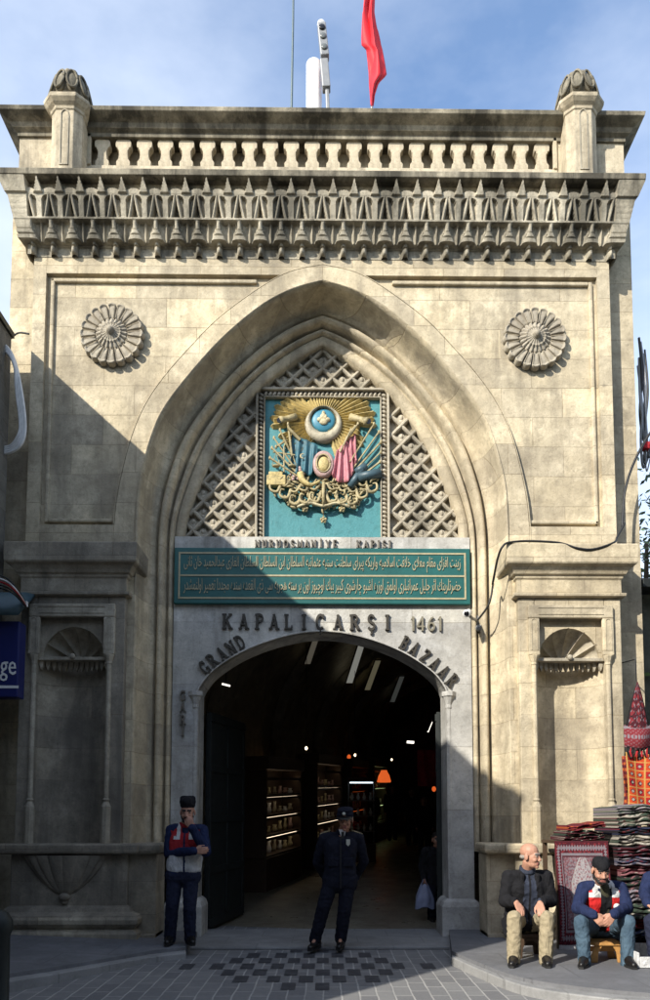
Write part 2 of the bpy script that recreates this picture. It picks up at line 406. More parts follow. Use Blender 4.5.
def flag_mat(name, base, jx=0.9, jy=0.6, gloss=0.65):
    t = NT(name)
    br = t.n.new('ShaderNodeTexBrick'); br.inputs['Scale'].default_value = 1
    br.inputs['Brick Width'].default_value = jx; br.inputs['Row Height'].default_value = jy; br.inputs['Mortar Size'].default_value = 0.008
    b = base
    br.inputs['Color1'].default_value = (b[0] * .85, b[1] * .85, b[2] * .85, 1); br.inputs['Color2'].default_value = (b[0] * 1.15, b[1] * 1.15, b[2] * 1.15, 1)
    br.inputs['Mortar'].default_value = (b[0] * .5, b[1] * .5, b[2] * .5, 1)
    t.l.new(t.obj, br.inputs['Vector'])
    n = t.noise(2.0, detail=8, rough=0.7); n2 = t.noise(40)
    c = t.mix(t.ramp(n, [(0.35, 0.0), (0.62, 0.9)]), br.outputs['Color'], tuple(x * 0.55 for x in b))
    n3 = t.noise(9, t.mapping(t.obj, loc=(4, 4, 0)), detail=8, rough=.75)
    c = t.mix(t.ramp(n3, [(0.56, 0.0), (0.66, 0.5)]), c, tuple(x * 0.4 for x in b))
    t.set('Base Color', t.mix(t.math('MULTIPLY', n2, 0.4), c, tuple(min(1, x * 1.5) for x in b)))
    t.set('Roughness', t.ramp(n, [(0.3, gloss - 0.15), (0.7, gloss + 0.15)])); t.set('Specular IOR Level', 0.4)
    t.bump(t.math('ADD', t.math('MULTIPLY', br.outputs['Fac'], -0.6), t.math('MULTIPLY', n2, 0.4)), 0.4, 0.01)
    return t.m
M['street'] = street_mat()
M['flags'] = flag_mat('flagstones', (0.15, 0.152, 0.162))
M['kerb'] = flag_mat('kerb_stone', (0.26, 0.258, 0.255), 0.8, 0.5)
M['hall_floor'] = flag_mat('hall_floor_stone', (0.19, 0.165, 0.12), 0.6, 0.6, 0.38)
M['setts_dark'] = mat('dark_setts', (0.055, 0.055, 0.06), 0.6, 0.3, 9, 0.2)

g = MB(); g.box(-60, 60, -40, 80, -0.5, 0.0); struct(g.build('street', M['street']))
# dark setts laid as a chequered diamond in front of the door
ink = MB()
c0 = G(308, 966, 0.004)
random.seed(4)
for i in range(-14, 15):
    for j in range(-4, 5):
        if (i + j) % 2 == 0 and abs(i) / 8.4 + abs(j) / 3.9 <= 1.0:
            x, y = c0.x + i * 0.155 + random.uniform(-.004, .004), c0.y + j * 0.31 + random.uniform(-.008, .008)
            w, l = .066 + random.uniform(-.004, .003), .145 + random.uniform(-.012, .004)
            ink.add([(x - w, y - l, .004), (x + w, y - l + random.uniform(-.005, .005), .004), (x + w, y + l, .004), (x - w, y + l, .004)], [(0, 1, 2, 3)])
struct(ink.build('paving_inlay', M['setts_dark']))
# threshold slab of the doorway
th = MB(); th.box(-2.1, 2.05, -0.28, 1.15, 0.0, 0.035); struct(th.build('threshold', M['kerb'], bevel=0.01))
# pavements on both sides, each with a kerb
def pavement(name, edge, far, rise):
    pts = [(p.x, p.y) for p in edge] + far
    b = MB(); b.hprism(pts, -0.05, rise); struct(b.build(name, M['flags']))
def kerb(name, edge, inward, zt):
    b = MB()
    e = [Vector((p.x, p.y, 0)) for p in edge]
    n = len(e); vs = []
    for p, q in zip(e, inward):
        d = (Vector((q[0], q[1], 0)) - p).normalized()
        a = p - d * 0.15
        vs += [(a.x, a.y, -0.05), (a.x, a.y, zt(a.x, a.y) - 0.035), (p.x + d.x * 0.02, p.y + d.y * 0.02, zt(p.x, p.y) - 0.035), (p.x + d.x * 0.02, p.y + d.y * 0.02, zt(p.x, p.y) - 0.06)]
    b.add(vs, [(i * 4 + k, i * 4 + k + 1, i * 4 + 5 + k, i * 4 + 4 + k) for i in range(n - 1) for k in range(3)] + [(0, 1, 2, 3), tuple((n - 1) * 4 + k for k in (3, 2, 1, 0))])
    struct(b.build(name, M['kerb'], bevel=0.012))
lrise = lambda x, y: 0.10 + max(0, -x - 1.9) * 0.045
ledge_l = [G(186, 947, 0.1), G(150, 951, 0.1), G(100, 961, 0.1), G(50, 971, 0.1), G(0, 980, 0.1), G(-120, 1010, 0.1)]
pavement('pavement_left', ledge_l, [(-8, -3.2), (-8, 0.6), (-1.62, 0.6)], lrise)
kerb('kerb_left', ledge_l, [(p.x - .2, p.y + 1) for p in ledge_l], lrise)
rrise = lambda x, y: 0.12
ledge_r = catmull([G(452, 951, 0.12), G(480, 963, 0.12), G(520, 977, 0.12), G(575, 986, 0.12), G(650, 993, 0.12), G(800, 1003, 0.12), G(1100, 1012, 0.12)], 5)
pavement('pavement_right', ledge_r, [(9, 0.8), (1.62, 0.8)], rrise)
kerb('kerb_right', ledge_r, [(p.x + .2, p.y + 1) for p in ledge_r], rrise)

# ================================================================== GATE
gate = thing('stone_gate', (X0, 0, 0), 'tall pale limestone gateway with pointed arch, carved cornice and round doorway', 'gate')
def curve_half(px, Y, scale=1.0):
    return [((W(x, y, Y).x - X0) * -scale, W(x, y, Y).z) for x, y in px]
NARC = 56; RY = 0.20
O_half = curve_half([(131, 552), (132, 515), (135.5, 477), (148, 433), (162, 405), (189, 371), (220, 338), (258, 307), (290, 290), (322.2, 281)], 0, 0.975)
T_half = curve_half([(184.5, 540), (187, 518), (196, 493), (215, 451), (241, 410), (268, 382), (301, 358), (322.2, 346)], 0.42 + RY)
A_half = curve_half([(112, 540), (113, 522), (117, 490), (128.6, 443), (142, 409), (162, 378), (190, 346), (220, 316), (260, 287), (290, 271), (322.2, 264)], 0)
def smooth_half(h):
    c = catmull([Vector((a, b, 0)) for a, b in h], 10)
    r = resample(c, NARC)
    r[-1] = Vector((0, r[-1].y, 0)); return r
O_, T_, A_ = smooth_half(O_half), smooth_half(T_half), smooth_half(A_half)
def full(h):
    """left spring -> apex -> right spring, (x, z)"""
    return [(X0 - p.x, p.y) for p in h] + [(X0 + p.x, p.y) for p in h[::-1][1:]]
def with_leg(f, z): return [(f[0][0], z)] + f + [(f[-1][0], z)]
Of, Tf, Af = with_leg(full(O_), 1.1), with_leg(full(T_), 1.1), full(A_)
# moulded arch, jambs included
prof = [(0, .56), (0, .40), (.23, .385), (.25, .44), (.275, .38), (.31, .345), (.37, .345), (.41, .38), (.435, .44), (.45, .37), (.48, .30), (.53, .265), (.60, .265), (.65, .30),
        (.675, .40), (.705, .40), (.72, .29), (.76, .285), (.82, .26), (.88, .21), (.93, .14), (.965, .05), (.985, -.02), (1.0, -.02)]
b = MB(); n = len(Of); vs = []
for u, y in prof:
    y = y * 1.5 if y > 0 else y
    for (tx, tz), (ox, oz) in zip(Tf, Of):
        vs.append((tx + (ox - tx) * u, y, tz + (oz - tz) * u))
b.smooth = True
b.add(vs, [(j * n + i, j * n + i + 1, (j + 1) * n + i + 1, (j + 1) * n + i) for j in range(len(prof) - 1) for i in range(n - 1)])
arch = b.build('arch_moulding', M['stone'], gate)
b = MB(); Oa = full(O_); n = len(Oa)
vs = []
for dz, y, f in ((0, .02, 0.0), (0, -.024, 0.0), (0, -.024, 0.02), (0, -.006, 0.06), (0, -.006, 0.93), (0, .012, 0.935), (0, .012, 0.96), (0, -.006, 0.965), (0, -.006, 1.0), (0, .06, 1.0)):
    for (ox, oz), (ax, az) in zip(Oa, Af): vs.append((ox + (ax - ox) * f, y, oz + (az - oz) * f))
b.add(vs, [(j * n + i, j * n + i + 1, (j + 1) * n + i + 1, (j + 1) * n + i) for j in range(9) for i in range(n - 1)])
b.build('archivolt', M['stone'], gate)

# upper wall: stiles, rails, recessed spandrel panels, set-back flanks and the mass behind
PX, PZ0, PZ1, WX = 3.53, 5.17, 8.47, 3.69
b = MB()
for s in (-1, 1):
    b.box(sx(s, PX), sx(s, WX), 0, 0.25, 4.5, 9.5)
    b.box(sx(s, 2.36), sx(s, PX - .002), 0.0, 0.25, 4.5, PZ0)
    b.box(sx(s, 3.4), sx(s, 4.09), 0.25, 1.1 + RY, 0, 9.6)
    b.box(sx(s, O_[0].x - .006), sx(s, 2.46), -.026, 0.28, 1.0, 4.499)
    b.box(sx(s, 2.3), sx(s, 3.4), 0.30, 1.1 + RY, 0, 5.1)
b.box(X0 - PX + .002, X0 + PX - .002, 0.0, 0.25, PZ1, 9.5)
b.box(X0 - 3.4, X0 + 3.4, 0.86, 1.1 + RY, 5.1, 9.6)
b.build('wall', M['stone'], gate)
for s in (-1, 1):
    b = MB()
    arc = [(p.x - 0.03, p.y) for p in A_ if p.y < PZ1 - 0.01 and p.y > PZ0]
    poly = [(sx(s, PX + .02), PZ0 - .05), (sx(s, PX + .02), PZ1 + .05), (X0 + s * 0.2, PZ1 + .05)] + [(sx(s, x), z) for x, z in arc[::-1]] + [(sx(s, arc[0][0]), PZ0 - .05)]
    b.prism(poly, 0.062, 0.2)
    b.build('spandrel_panel', M['stone'], gate)
    # bead along the panel's edge
    b = MB()
    ring = [(arc[0][0] + .02, PZ0 + .07), (PX - .075, PZ0 + .07), (PX - .075, PZ1 - .07), (arc[-1][0] + .32, PZ1 - .07)]
    for (xa, za), (xb, zb) in zip(ring, ring[1:]):
        b.box(sx(s, xa) - .025, sx(s, xb) + .025 * (1 if xb != xa else 1), 0.022, 0.08, min(za, zb) - .025, max(za, zb) + .025) if s > 0 or True else None
    b.build('panel_bead', M['stone'], gate, bevel=0.015)

# rosettes
def rosette(side, px, py):
    c = W(px, py, 0.045)
    b = MB(); b.smooth = True
    NP = 20
    def fn(u, v):
        a = 2 * math.pi * u
        lob = abs(math.cos(NP * a / 2))
        Rm = 0.355 + 0.055 * lob ** 0.45
        r = Rm * (1 - v)
        q = 1 - v
        if q > 0.50:                                   # petals: raised rims, rounded inside, deep grooves between
            t = (q - 0.50) / 0.50
            rim = max(math.exp(-((lob - 0.42) / 0.10) ** 2), math.exp(-((t - 0.90) / 0.07) ** 2) * (lob > .3))
            h = 0.062 + 0.026 * rim + 0.012 * (lob > .6) * math.sin(math.pi * min(1, t)) 
            if lob < 0.22: h = 0.015
            if t > 0.985: h = 0.0
        elif q > 0.12:                                 # fluted cone
            t = (q - 0.12) / 0.38
            h = 0.125 - 0.055 * t + 0.008 * math.cos(NP * a) * t + (0.012 if .45 < t < .53 else 0)
            if t > .96: h = 0.05
        else:
            h = 0.125 + 0.06 * math.sqrt(max(0, 1 - (q / 0.12) ** 2))
        return (c.x + r * math.cos(a), 0.045 - h, c.z + r * math.sin(a))
    b.grid(fn, 400, 44, closed_u=True)
    b.build('rosette', M['rosette'], gate, org=c)
rosette(-1, 113, 337); rosette(1, 534, 341)

# ------------------------------------------------ muqarnas cornice
NB = 28; BW = 2 * WX / NB
Zc0, Zc1 = W(325, 255, -.08).z, W(325, 178.5, -.33).z
def sm(a, b_, x):
    t = min(1, max(0, (x - a) / (b_ - a))); return t * t * (3 - 2 * t)
def proj(u, v):
    """how far the carved cornice stands out: u across one bay (0 at a pendant), v bottom to top"""
    d0 = min(u, 1 - u); d5 = abs(u - 0.5)
    if v < 0.17:                                        # drops under the pendants
        if d0 < 0.135:
            k = math.sqrt(max(0, 1 - (d0 / 0.14) ** 2))
            return 0.02 + 0.085 * k * (0.75 + 0.25 * sm(0, 0.05, v)) * (0.55 if 0.10 < v < 0.125 else 1) * sm(-0.02, 0.02, v)
        return 0.006 if v < 0.145 else 0.03
    if v < 0.46:                                        # lower tier: pear-shaped hollows between the pendants
        t = (v - 0.17) / 0.29
        env = 0.115 + 0.06 * t
        hw = 0.13 + 0.285 * sm(-.1, 0.72, t)
        if t > 0.88: hw *= math.sqrt(max(0.0, 1 - ((t - 0.88) / 0.12) ** 2))
        p = env
        if d5 < hw:
            k = 1 - (d5 / hw) ** 2
            p = env - 0.07 * k ** 0.45 + 0.05 * math.exp(-(d5 / 0.06) ** 2)
            if abs(d5 - hw * .82) < .03: p += .02
        else:
            q = d0 / max(0.02, 0.5 - hw)
            p = env + 0.035 * math.sqrt(max(0, 1 - q * q)) * (1.0 if t < 0.22 else 0.4 if t < 0.30 else 0.8 if t < 0.5 else 0.35 if t < .56 else .55)
        if t > 0.95: p = env + 0.025
        return max(0.01, p)
    if v < 0.80:                                        # middle tier: pointed cells with a split leaf
        t = (v - 0.46) / 0.34
        env = 0.185 + 0.06 * t
        hw = 0.38 if t < 0.7 else 0.38 * math.sqrt(max(0, 1 - ((t - 0.7) / 0.27) ** 2)) if t < 0.97 else 0
        p = env
        if d0 < hw:
            p = env - 0.04
            leaf = 0.045 + 0.215 * (1 - t) ** 1.15        # two blades spreading downwards from the tip
            w_ = 0.095
            e = abs(d0 - leaf)
            if e < w_: p = env - 0.04 + 0.055 * (1 - (e / w_) ** 2) ** .7
            elif d0 < leaf: p = env - 0.10
        else:
            p = env + 0.012 * (1 if t > 0.06 else -1)
        if t < 0.05: p = env + 0.015
        return p
    t = (v - 0.80) / 0.20                               # top tier: spikes between hollow triangles
    env = 0.27 + 0.07 * t
    wsp = 0.19 * (1 - t) + 0.02
    if d5 < wsp: return env + 0.012
    mound = (1 - (d0 / 0.5) ** 2) * 0.75
    if t < mound * 0.62: return env - 0.01 - 0.05 * t
    return env - 0.15 + 0.03 * t
NUB, NV = 26, 84
b = MB(); cols = []
for i in range(NB):
    for k in range(NUB): cols.append((i + k / NUB, k / NUB))
cols.append((NB, 0.0))
pmax = [max(proj(k / 20, j / NV * 0.9999) for k in range(20)) for j in range(NV + 1)]
xl, xr = X0 - WX, X0 + WX
vs = []; W_ = 0
for j in range(NV + 1):
    v = j / NV * 0.9999; z = Zc0 + (Zc1 - Zc0) * v; pm = pmax[j] if v > .17 else 0.06
    row = [(xl - pm, 0.3, z), (xl - pm, 0.12, z), (xl - pm * .8, 0.02, z), (xl - pm, -pm, z), (xl - 0.02, -pm, z)]
    row += [(xl + c[0] * BW, -proj(c[1], v), z) for c in cols]
    row += [(xr + 0.02, -pm, z), (xr + pm, -pm, z), (xr + pm * .8, 0.02, z), (xr + pm, 0.12, z), (xr + pm, 0.3, z)]
    W_ = len(row); vs += row
b.add(vs, [(j * W_ + i, j * W_ + i + 1, (j + 1) * W_ + i + 1, (j + 1) * W_ + i) for j in range(NV) for i in range(W_ - 1)])
cor = b.build('muqarnas_cornice', M['cornice'], gate)
def around(b, x0, x1, yf, yb, prof):
    """moulding run round the two ends and the front of a block; prof: (outward, z) from the bottom up"""
    vs = []
    for o, z in prof: vs += [(x0 - o, yb, z), (x0 - o, yf - o, z), (x1 + o, yf - o, z), (x1 + o, yb, z)]
    n = len(prof)
    fs = [(j * 4 + i, j * 4 + i + 1, j * 4 + 5 + i, j * 4 + 4 + i) for j in range(n - 1) for i in range(3)]
    fs += [(0, 1, 2, 3), tuple((n - 1) * 4 + k for k in (3, 2, 1, 0))] + [(j * 4 + 3, j * 4, j * 4 + 4, j * 4 + 7) for j in range(n - 1)]
    return b.add(vs, fs)
b = MB()
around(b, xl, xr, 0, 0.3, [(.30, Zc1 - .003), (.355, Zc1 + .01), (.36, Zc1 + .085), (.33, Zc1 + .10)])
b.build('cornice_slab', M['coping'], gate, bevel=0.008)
ZF = Zc1 + .098
# ------------------------------------------------ parapet
ZB0, ZB1 = W(325, 170, 0.04).z, W(325, 136, 0.04).z
ZT = W(325, 107.5, -.2).z
b = MB()
b.box(X0 - 3.93, X0 + 3.93, 0.2, 0.55, 9.4, ZT - .2)
for s in (-1, 1): b.box(sx(s, 3.05), sx(s, 3.93), 0.01, 0.198, ZF - .02, ZT - .22)
b.box(X0 - 3.05, X0 + 3.05, 0.0, 0.198, ZF - .02, ZB0)
b.box(X0 - 3.05, X0 + 3.05, 0.0, 0.198, ZB1, ZT - .22)
b.build('parapet', M['parapet'], gate)
b = MB()
for s in (-1, 1): b.box(sx(s, 3.05), sx(s, 3.0), -0.02, 0.03, ZB0, ZB1)
b.box(X0 - 3.05, X0 + 3.05, -0.02, 0.03, ZB1 - .002, ZB1 + .035)
bal = b.build('balustrade', M['parapet'], gate, bevel=0.008)
bal_out = [(.085, 0), (.10, .05), (.105, .17), (.075, .24), (.066, .36), (.066, .50), (.085, .54), (.085, .58), (.112, .60), (.118, .70), (.112, .78), (.085, .83), (.07, .83), (.055, .90), (.028, .94), (0, 1.0)]
bh = ZB1 - ZB0
outl = [(x * .86, z * bh * .97) for x, z in bal_out] + [(-x * .86, z * bh * .97) for x, z in bal_out[::-1][1:]]
b = MB(); b.prism(outl, -0.03, 0.07)
NBAL = 22; pitch = 6.0 / NBAL
o0 = None
for i in range(NBAL):
    p = Vector((X0 - 3.0 + pitch * (i + .5), 0.05, ZB0))
    if o0 is None:
        b.v = [(x + p.x, y + p.y, z + p.z) for x, y, z in b.v]
        o0 = b.build('baluster', M['parapet'], bal, org=p, bevel=0.012); o = o0
    else:
        o = o0.copy(); COL.objects.link(o); o.parent = bal; o.location = p - ORG[bal.name]
b = MB()
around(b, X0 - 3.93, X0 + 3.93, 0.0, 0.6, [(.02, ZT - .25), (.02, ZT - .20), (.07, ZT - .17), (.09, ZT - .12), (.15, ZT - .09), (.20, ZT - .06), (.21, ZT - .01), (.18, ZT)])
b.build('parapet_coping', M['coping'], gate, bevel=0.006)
def octo(r, c=0.38): return [(r, -r * c), (r, r * c), (r * c, r), (-r * c, r), (-r, r * c), (-r, -r * c), (-r * c, -r), (r * c, -r)]
def stack(b, c, prof, c_=0.38):
    vs = []
    for r, z in prof: vs += [(c[0] + x, c[1] + y, z) for x, y in octo(r, c_)]
    n = len(prof)
    return b.add(vs, [(j * 8 + k, j * 8 + (k + 1) % 8, j * 8 + 8 + (k + 1) % 8, j * 8 + 8 + k) for j in range(n - 1) for k in range(8)] + [tuple(range(7, -1, -1)), tuple((n - 1) * 8 + k for k in range(8))])
def post(px):
    yc = -0.10; c = W(px, 120, yc - .2); cx_ = c.x
    zt = W(px, 94, yc - .2).z
    b = MB()
    stack(b, (cx_, yc), [(.21, ZF - .01), (.21, ZF + .03), (.195, ZF + .04), (.195, zt - .21), (.21, zt - .20), (.215, zt - .17), (.25, zt - .14), (.285, zt - .10), (.29, zt - .06), (.27, zt - .045), (.23, zt - .01), (.20, zt + .0), (.15, zt + .01)], 0.55)
    po = b.build('corner_post', M['parapet'], gate, org=(cx_, yc, ZF), bevel=0.006)
    b = MB()                                             # blind arched panel cut on its front
    z0, z1 = ZF + .1, zt - .28
    for s in (-1, 1): b.box(cx_ + s * .055, cx_ + s * .04, yc - .206, yc - .18, z0, z1)
    arcp = [(cx_ + .0475 * math.cos(a), yc - .2, z1 + .07 * math.sin(a)) for a in [math.pi * k / 8 for k in range(9)]]
    b.tube(arcp, .0085, 6); b.box(cx_ - .055, cx_ + .055, yc - .206, yc - .18, z0 - .015, z0)
    b.build('blind_panel', M['carved'], po)
    b = MB(); b.smooth = True
    zb = zt - .01
    b0_ = len(b.v)
    b.lathe((cx_, yc, zb), [(.12, 0), (.17, .04), (.19, .14), (.17, .27), (.11, .36), (.05, .40)], 20)
    for k in range(9):
        a = 2 * math.pi * k / 9 + .2
        d = Vector((math.cos(a), math.sin(a), 0))
        rot = Matrix.Rotation(a, 3, 'Z') @ Matrix.Rotation(R_(-14), 3, 'Y')
        b.ell(Vector((cx_, yc, zb + .18)) + d * .165, (.042, .062, .155), 12, 8, rot)
        ring = [Vector((cx_, yc, zb + .18)) + d * .165 + rot @ Vector((.035, .055 * math.cos(q), .14 * math.sin(q))) for q in [2 * math.pi * w / 14 for w in range(15)]]
        b.tube(ring, .014, 6)
    for k in range(7):
        a = 2 * math.pi * k / 7
        b.ell((cx_ + .07 * math.cos(a), yc + .07 * math.sin(a), zb + .38), (.045, .045, .05), 8, 6)
    b.ell((cx_, yc, zb + .42), (.05, .05, .045), 10, 6)
    b.v = [(cx_ + (x - cx_) * 1.14, yc + (y - yc) * 1.14, zb + (z - zb) * 1.10) for x, y, z in b.v]
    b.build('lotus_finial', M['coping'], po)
post(64.5); post(583.5)

# ------------------------------------------------ pilasters with niches
PLX0, PLX1, PY = 2.40, 3.66, -0.13
NC, NW = 3.03, 0.43                                      # niche centre and half-width
def ell_pts(s, hw, d, y0, n=18): return [(sx(s, NC) + hw * math.cos(math.pi * k / n), y0 + d * math.sin(math.pi * k / n)) for k in range(n + 1)]
ZN0, ZN1 = 1.22, W(571, 618, PY).z
ZL = 4.22
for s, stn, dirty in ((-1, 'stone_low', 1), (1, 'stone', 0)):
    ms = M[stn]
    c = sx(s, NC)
    b = MB()
    b.box(sx(s, PLX0), c - s * NW, PY, 0.28, ZN0, ZL); b.box(c + s * NW, sx(s, PLX1), PY, 0.28, ZN0, ZL)
    b.box(c - NW + .001, c + NW - .001, PY, 0.28, ZN1, ZL)
    pil = b.build('pilaster', ms, gate, org=(c, PY, ZN0), bevel=0.012)
    # curved niche back
    b = MB(); b.smooth = True
    pts = ell_pts(s, NW + .01, 0.30, PY + .03)
    zs = W(571, 661, PY).z
    b.add([(x, y, z) for z in (ZN0, zs + .1) for x, y in pts], [(i, i + 1, i + 20, i + 19) for i in range(18)])
    nb = b.build('niche', ms, pil)
    # wall behind the shell, shell and scalloped fringe
    b = MB(); b.box(c - NW, c + NW, PY + .39, PY + .41, zs + .05, ZN1 + .05)
    hole = [(c + .375 * math.cos(math.pi * k / 24), zs + .02 + .40 * math.sin(math.pi * k / 24)) for k in range(25)]
    poly = [(c - NW, zs - .01), (c - NW, ZN1), (c + NW, ZN1), (c + NW, zs - .01)] + hole
    b.prism(poly, PY + .06, PY + .10)
    b.build('niche_head', ms, pil)
    b = MB(); b.smooth = True
    NFL = 12
    def shell(u, v):
        a = math.pi * u; rho = max(0.02, v)
        fl = abs(math.sin(NFL * a / 1.0 * 0.5 * 2 / 2))
        Rr = 0.385 * (1 + 0.03 * fl * (rho > .9))
        y = PY + .075 + .30 * math.sqrt(max(0, 1 - rho ** 2 * .98)) - 0.085 * (1 - fl ** .6) * rho ** .6
        return (c + Rr * rho * math.cos(a), y, zs + .02 + Rr * 1.04 * rho * math.sin(a))
    b.grid(shell, 168, 20)
    b.smooth = False
    b.ell((c, PY + .02, zs + .05), (.035, .03, .035), 12, 8)
    b.build('shell_hood', M['carved'], pil)
    b = MB()
    for k in range(13):
        x = c - NW + .035 + (2 * NW - .07) * k / 12
        y = PY + .04 + .16 * math.sqrt(max(0, 1 - ((x - c) / NW) ** 2))
        b.prism([(x - .028, zs + .03), (x + .028, zs + .03), (x + .024, zs - .05), (x, zs - .11), (x - .024, zs - .05)], y - .04, y + .02)
    b.box(c - NW + .001, c + NW - .001, PY + .03, PY + .20, zs + .005, zs + .045)
    b.build('scalloped_fringe', M['carved'], pil, bevel=0.006)
    # square framed surround with corner blocks, capitals and slim colonnettes
    b = MB(); zt_, zm = W(571, 606, PY).z, W(571, 656, PY).z
    b.box(c - .52, c + .52, PY - .05, PY + .01, ZN1 - .012, zt_)
    for q in (-1, 1): b.box(c + q * .52, c + q * .385, PY - .051, PY + .01, zm, ZN1 - .013)
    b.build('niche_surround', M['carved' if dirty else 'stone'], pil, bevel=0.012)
    b = MB()
    for q in (-1, 1):
        xq = c + q * .452
        for e in (-1, 1): b.box(xq + e * .035 - .006, xq + e * .035 + .006, PY - .058, PY - .04, zm + .06, ZN1 - .06)
        b.tube([(xq + .035 * math.cos(a), PY - .052, ZN1 - .06 + .035 * math.sin(a)) for a in [math.pi * k / 8 for k in range(9)]], .006, 6)
    for e in (0, 1): b.box(c - .40, c + .40, PY - .057, PY - .04, ZN1 + .03 + e * (zt_ - ZN1 - .07), ZN1 + .04 + e * (zt_ - ZN1 - .07))
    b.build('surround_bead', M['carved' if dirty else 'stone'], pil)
    for q in (-1, 1):
        xq = c + q * .452
        b = MB()
        stack(b, (xq, PY - .01), [(.036, zs - .05), (.036, zs - .02), (.062, zm - .012), (.062, zm - .001)])
        zb = W(571, 800, PY).z
        stack(b, (xq, PY - .01), [(.058, ZN0), (.058, zb - .08), (.03, zb - .02), (.042, zb), (.03, zb + .02), (.03, zs - .051)])
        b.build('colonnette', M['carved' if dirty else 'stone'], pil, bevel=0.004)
    # ledge on top
    b = MB()
    x0_, x1_ = sorted((sx(s, PLX0), sx(s, PLX1)))
    around(b, x0_, x1_, PY, 0.28, [(.0, ZL - .0), (.055, ZL + .01), (.06, ZL + .045), (.015, ZL + .06), (.012, ZL + .22), (.03, ZL + .24), (.035, ZL + .27), (.06, ZL + .28), (.075, ZL + .31), (.11, ZL + .36), (.155, ZL + .38), (.165, ZL + .40), (.17, W(571, 543, PY - .17).z - .012), (.16, W(571, 543, PY - .17).z)])
    b.build('ledge', ms, gate, bevel=0.006)
    # base: sill, block with fluted basin, moulded plinth
    bx0, bx1 = sorted((sx(s, 1.97), sx(s, 3.68)))
    px0, px1 = sorted((sx(s, 2.30), sx(s, 3.68)))
    b = MB(); b.box(bx0, bx1, -.10, .36, 0, 1.10); b.box(px0, px1, -.16, -.098, 0.2, 1.101)
    base = b.build('plinth', ms, gate, bevel=0.015)
    b = MB(); around(b, bx0 + .03, bx1 - .02, -.14, 0.36, [(.02, 1.10), (.06, 1.115), (.075, 1.15), (.075, 1.205), (.06, 1.225)])
    around(b, px0, px1, -.15, -.09, [(.11, 1.102), (.135, 1.12), (.14, 1.15), (.14, 1.208), (.125, 1.228)])
    b.build('sill', ms, base, bevel=0.006)
    b = MB(); around(b, px0, px1, -.16, 0.1, [(.16, 0), (.16, .19), (.13, .22), (.10, .24), (.13, .26), (.165, .30), (.17, .35), (.14, .40), (.06, .43), (.04, .47), (.0, .50)])
    b.box(bx0 - .0 if s < 0 else bx0, bx1, -.15, .3, 0, .16)
    b.build('base_moulding', ms, base, bevel=0.006)
    b = MB(); b.smooth = True
    def bas(u, v):
        a = math.pi * u; fl = abs(math.sin(8 * a)) ** .6
        r = .44 * (v ** .75 * .75 + .25 * math.sqrt(max(0.0, 1 - (1 - v) ** 2.0))) + .03
        k = 1 + .13 * (fl - .4) * min(1, v * 2.5)
        return (c + r * k * math.cos(a), -.16 - r * .27 * k * math.sin(a), .62 + .47 * v)
    b.grid(bas, 120, 18)
    b.ell((c, -.18, .60), (.07, .05, .05), 12, 8); b.ell((c, -.17, .545), (.04, .03, .035), 10, 6)
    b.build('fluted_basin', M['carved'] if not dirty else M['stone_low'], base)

# ------------------------------------------------ door wall of grey marble
DY = 0.365 + RY
D_half = curve_half([(198, 692), (202, 684), (214, 670.5), (240, 653.5), (270.5, 641), (300, 633.8), (322.2, 631.8)], DY)
D_half = [(x * 1.0, z) for x, z in D_half]
dc = resample(catmull([Vector((a, b_, 0)) for a, b_ in D_half], 10), 30); dc[-1].x = 0
Df = full(dc); DW = dc[0].x
MZ = W(322, 537, DY).z
b = MB()
b.prism([(X0 - DW, 0), (X0 - 1.955, 0), (X0 - 1.955, MZ), (X0 + 1.955, MZ), (X0 + 1.955, 0), (X0 + DW, 0)] + Df[::-1], DY, .85 + RY)
dw = b.build('door_wall', M['marble'], gate)
b = MB(); n = len(Df); vs = []
cz = dc[0].y - .9
for k, y in ((0.0, DY + .09), (0.0, DY - .03), (.014, DY - .032), (.024, DY - .018), (.024, DY + .01)):
    for i, (x, z) in enumerate(Df):
        d = Vector((x - X0, z - cz)).normalized()
        vs.append((x + d.x * k, y, z + d.y * k))
b.add(vs, [(j * n + i, j * n + i + 1, (j + 1) * n + i + 1, (j + 1) * n + i) for j in range(4) for i in range(n - 1)])
b.build('door_arch_trim', M['marble'], dw)
for s in (-1, 1):
    b = MB()
    xq = sx(s, DW + .035)
    stack(b, (xq, DY + .03), [(.04, .48), (.036, .5), (.036, dc[0].y - .22), (.046, dc[0].y - .2), (.042, dc[0].y - .16), (.075, dc[0].y - .06), (.09, dc[0].y - .05), (.09, dc[0].y + .01)])
    b.build('door_colonnette', M['marble'], dw, bevel=0.005)
    b = MB()
    x0_, x1_ = sorted((sx(s, DW - .02), sx(s, 1.95)))
    around(b, x0_, x1_, DY - .0, .80 + RY, [(.075, 0.0), (.075, .40), (.05, .46), (.0, .50)])
    b.build('jamb_base', M['marble'], dw, bevel=0.012)

